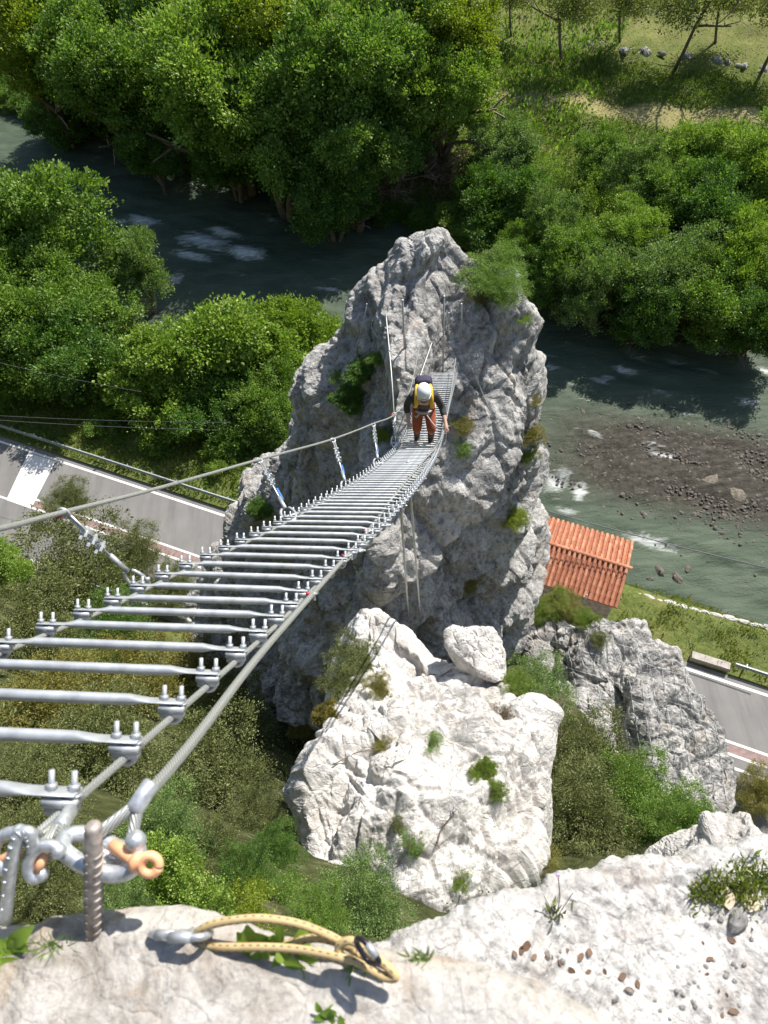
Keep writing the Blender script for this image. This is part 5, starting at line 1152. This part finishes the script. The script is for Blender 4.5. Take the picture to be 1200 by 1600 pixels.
# ================================================================ THE CLIMBER
M['skin'] = simple('skin', (0.52, 0.30, 0.21), .55); M['shirt'] = simple('dark_shirt', (0.045, 0.040, 0.042), .85, 0, .3, 20); M['trousers'] = simple('rust_trousers', (0.36, 0.085, 0.035), .85, 0, .25, 12)
M['gaiter'] = simple('dark_gaiter', (0.075, 0.045, 0.045), .8, 0, .3, 20); M['helmet'] = simple('white_helmet', (0.78, 0.78, 0.76), .35); M['yellow'] = simple('yellow_strap', (0.72, 0.46, 0.035), .7); M['pack'] = simple('dark_pack', (0.035, 0.03, 0.06), .8); M['beard'] = simple('beard', (0.12, 0.08, 0.06), .9); M['harness'] = simple('grey_webbing', (0.45, 0.44, 0.43), .8)
ka = min(range(NR), key=lambda k: abs(((RUNGS[k][0] - CPOS) @ fwd) - 11.75)); kb = ka - 1
fa = RUNGS[ka][0] + RUNGS[ka][1] * -.07 + RUNGS[ka][3] * .02; fb = RUNGS[kb][0] + RUNGS[kb][1] * .16 + RUNGS[kb][3] * .02
hz = np.array([-fa[0], -fa[1], 0]); hz /= np.linalg.norm(hz); EX = np.array([-hz[1], hz[0], 0]); EY = -hz; EZ = np.array([0, 0, 1.0])
if EX @ right < 0: EX = -EX
PB = (fa + fb) / 2; PB[2] = fa[2]
PS = .88
def J(x, y, z): return (EX * x + EY * y + EZ * z) * PS
la, lb = fa - PB, fb - PB
def loc(v): return (v @ EX, v @ EY, v @ EZ)
ax_, ay_, az_ = [q / PS for q in loc(la)]; bx_, by_, bz_ = [q / PS for q in loc(lb)]
def skin_obj(name, joints, edges, mat, parent=None, sub=2):
    me = bpy.data.meshes.new(name); me.from_pydata([tuple(J(*j[0])) for j in joints], edges, []); me.materials.append(mat); o = link(name, me, parent)
    sk = o.modifiers.new('skin', 'SKIN'); sk.use_smooth_shade = True
    if not me.skin_vertices: 
        pass
    for k, j in enumerate(joints):
        r = j[1]; me.skin_vertices[0].data[k].radius = (r * PS, r * PS)
    me.skin_vertices[0].data[0].use_root = True
    sb = o.modifiers.new('subsurf', 'SUBSURF'); sb.levels = sub; sb.render_levels = sub
    return o
HIP = (0, .06, .90)
A_hand = (-.26, -.30, .98); B_hand = (.35, -.44, 1.04)
jn = [(HIP, .125), ((0, .01, 1.045), .125), ((0, -.08, 1.235), .135), ((0, -.145, 1.37), .12), ((0, -.195, 1.46), .055), ((0, -.245, 1.53), .075), ((0, -.27, 1.595), .092), ((0, -.25, 1.675), .075),
      ((-.10, .06, .86), .095), ((ax_ * .9 - .01, ay_ - .20, az_ + .50), .065), ((ax_, ay_ - .02, az_ + .12), .045), ((ax_, ay_ - .12, az_ + .045), .042), ((ax_, ay_ - .20, az_ + .035), .03),
      ((.10, .06, .86), .095), ((bx_ * .9 + .02, by_ - .16, bz_ + .50), .065), ((bx_, by_ - .0, bz_ + .12), .045), ((bx_, by_ - .10, bz_ + .045), .042), ((bx_, by_ - .18, bz_ + .035), .03),
      ((-.19, -.145, 1.39), .065), ((-.29, -.12, 1.13), .047), (A_hand, .032), ((-.245, -.37, .945), .034),
      ((.19, -.145, 1.39), .065), ((.30, -.18, 1.14), .047), (B_hand, .032), ((.365, -.52, 1.02), .034)]
ed = [(0, 1), (1, 2), (2, 3), (3, 4), (4, 5), (5, 6), (6, 7), (0, 8), (8, 9), (9, 10), (10, 11), (11, 12), (0, 13), (13, 14), (14, 15), (15, 16), (16, 17), (3, 18), (18, 19), (19, 20), (20, 21), (3, 22), (22, 23), (23, 24), (24, 25)]
for (hi, h0, sx) in ((21, (-.245, -.37, .945), 1), (25, (.365, -.52, 1.02), -1)):
    for q in range(4):
        o1 = (q - 1.5) * .020; a = len(jn); jn += [((h0[0] + o1, h0[1] - .045, h0[2] - .005), .0095), ((h0[0] + o1, h0[1] - .07 - .006 * (q in (1, 2)), h0[2] - .03), .0085), ((h0[0] + o1, h0[1] - .055, h0[2] - .055), .0075)]; ed += [(hi, a), (a, a + 1), (a + 1, a + 2)]
    a = len(jn); jn += [((h0[0] + sx * .04, h0[1] + .0, h0[2] - .015), .011), ((h0[0] + sx * .048, h0[1] - .03, h0[2] - .035), .0095)]; ed += [(hi, a), (a, a + 1)]
person = skin_obj('person', jn, ed, M['skin']); person.location = Vector(PB)
tag(person, 'climber in white helmet, dark shirt and rust orange trousers coming up the ladder', 'person')
g_ = .016
def pick(ids, extra, names, mat, cut=None):
    js = [(jn[i][0], jn[i][1] + extra) for i in ids]; es = [(ids.index(a), ids.index(b_)) for a, b_ in ed if a in ids and b_ in ids]
    if cut: js, es = cut(js, es)
    return skin_obj(names, js, es, mat, person)
def lerp(a, b_, t_): return tuple(a[i] + (b_[i] - a[i]) * t_ for i in range(3))
pick([0, 1, 2, 3, 18, 19, 22, 23], .014, 'shirt', M['shirt'], lambda js, es: (js + [(lerp(jn[19][0], jn[20][0], .6), .052), (lerp(jn[23][0], jn[24][0], .6), .052)], es + [(5, 8), (7, 9)]))
pick([0, 8, 9, 13, 14], .020, 'trousers', M['trousers'], lambda js, es: (js + [(lerp(jn[9][0], jn[10][0], .25), .075), (lerp(jn[14][0], jn[15][0], .25), .075)], es + [(2, 5), (4, 6)]))
for i in (9, 14):
    js = [(lerp(jn[i][0], jn[i + 1][0], .22), .070), (lerp(jn[i][0], jn[i + 1][0], .6), .066), (jn[i + 1][0], .058), (jn[i + 2][0], .054), (jn[i + 3][0], .040)]; skin_obj('boot', js, [(0, 1), (1, 2), (2, 3), (3, 4)], M['gaiter'], person)
def child(geo, name, mat): return link(name, geo.mesh(name, mat), person)
def dome(c, rx, ry, rz_, rows=8, n=20, tilt=0.0):
    v = []
    for b_ in np.linspace(.05, math.pi * .56, rows):
        for a in np.linspace(0, 2 * math.pi, n, endpoint=False):
            x, y, z = rx * math.sin(b_) * math.cos(a), ry * math.sin(b_) * math.sin(a), rz_ * math.cos(b_); y, z = y * math.cos(tilt) - z * math.sin(tilt), y * math.sin(tilt) + z * math.cos(tilt); v.append(J(c[0] + x, c[1] + y, c[2] + z))
    f = [(k * n + j, (k + 1) * n + j, (k + 1) * n + (j + 1) % n, k * n + (j + 1) % n) for k in range(rows - 1) for j in range(n)] + [tuple(range(n))]
    return Geo().add(np.array(v), f)
def JH(x, y, z): return J(x, y - .055, z - .045)
hel = child(dome((0, -.255, 1.625), .118, .145, .120, tilt=.12), 'helmet', M['helmet'])
gm = Geo().tube([JH(*q) for q in [(-.112, -.22, 1.64), (-.085, -.30, 1.60), (0, -.335, 1.585), (.085, -.30, 1.60), (.112, -.22, 1.64)]], .010, 6); link('helmet_brim', gm.mesh('helmet_brim', M['helmet']), hel)
child(Geo().add(*sphere(JH(0, -.292, 1.545), .052, 12, 8, (1, .7, .8))), 'beard', M['beard'])
child(Geo().tube([JH(0, -.30, 1.63), JH(0, -.325, 1.595), JH(0, -.305, 1.585)], [.010, .016, .008], 6), 'nose', M['skin'])
for sx in (-1, 1): child(Geo().add(*sphere(JH(sx * .034, -.297, 1.622), .011, 8, 6)), 'eye', M['beard'])
for sx in (-1, 1): child(Geo().tube([JH(sx * .095, -.19, 1.60), JH(sx * .098, -.2, 1.64)], .014, 6), 'ear', M['skin'])
child(Geo().tube(ring_pts(J(0, .05, .93), EX, EY, .165, .15, 24), .020, 6, closed=False), 'harness_belt', M['harness'])
for sx in (-1, 1): child(Geo().tube([J(sx * .05, -.09, .93), J(sx * .13, -.10, .80), J(sx * .19, .05, .76)], .014, 6), 'harness_loop', M['harness'])
pack = empty('backpack', PB); tag(pack, 'dark backpack with yellow shoulder straps worn by the climber', 'backpack')
def rbox(c, s_, n=2):
    v, f = sphere((0, 0, 0), 1, 20, 14); v = np.sign(v) * np.abs(v) ** .45 * np.array(s_); return Geo().add(np.array([J(c[0] + q[0], c[1] + q[1], c[2] + q[2]) for q in v]), f)
link('pack_body', rbox((0, .115, 1.275), (.15, .10, .26)).mesh('pack_body', M['pack']), pack)
for sx in (-1, 1):
    p = crom([J(sx * .10, .04, 1.44), J(sx * .115, -.10, 1.51), J(sx * .125, -.24, 1.435), J(sx * .125, -.265, 1.30), J(sx * .15, -.18, 1.17)], 24); v, f = tube(p, .028, 8)
    link('strap', mesh_np('strap', v, f, M['yellow']), pack)
lan = crom([PB + J(.03, -.12, .92), PB + J(.2, -.35, .85), PB + J(.38, -.47, .96), PB + J(.4, -.50, 1.04)], 30)
o = uvtube('lanyard', lan, .009, M['harness'], None, 6); tag(o, 'grey safety lanyard from the climber to the hand cable', 'lanyard')
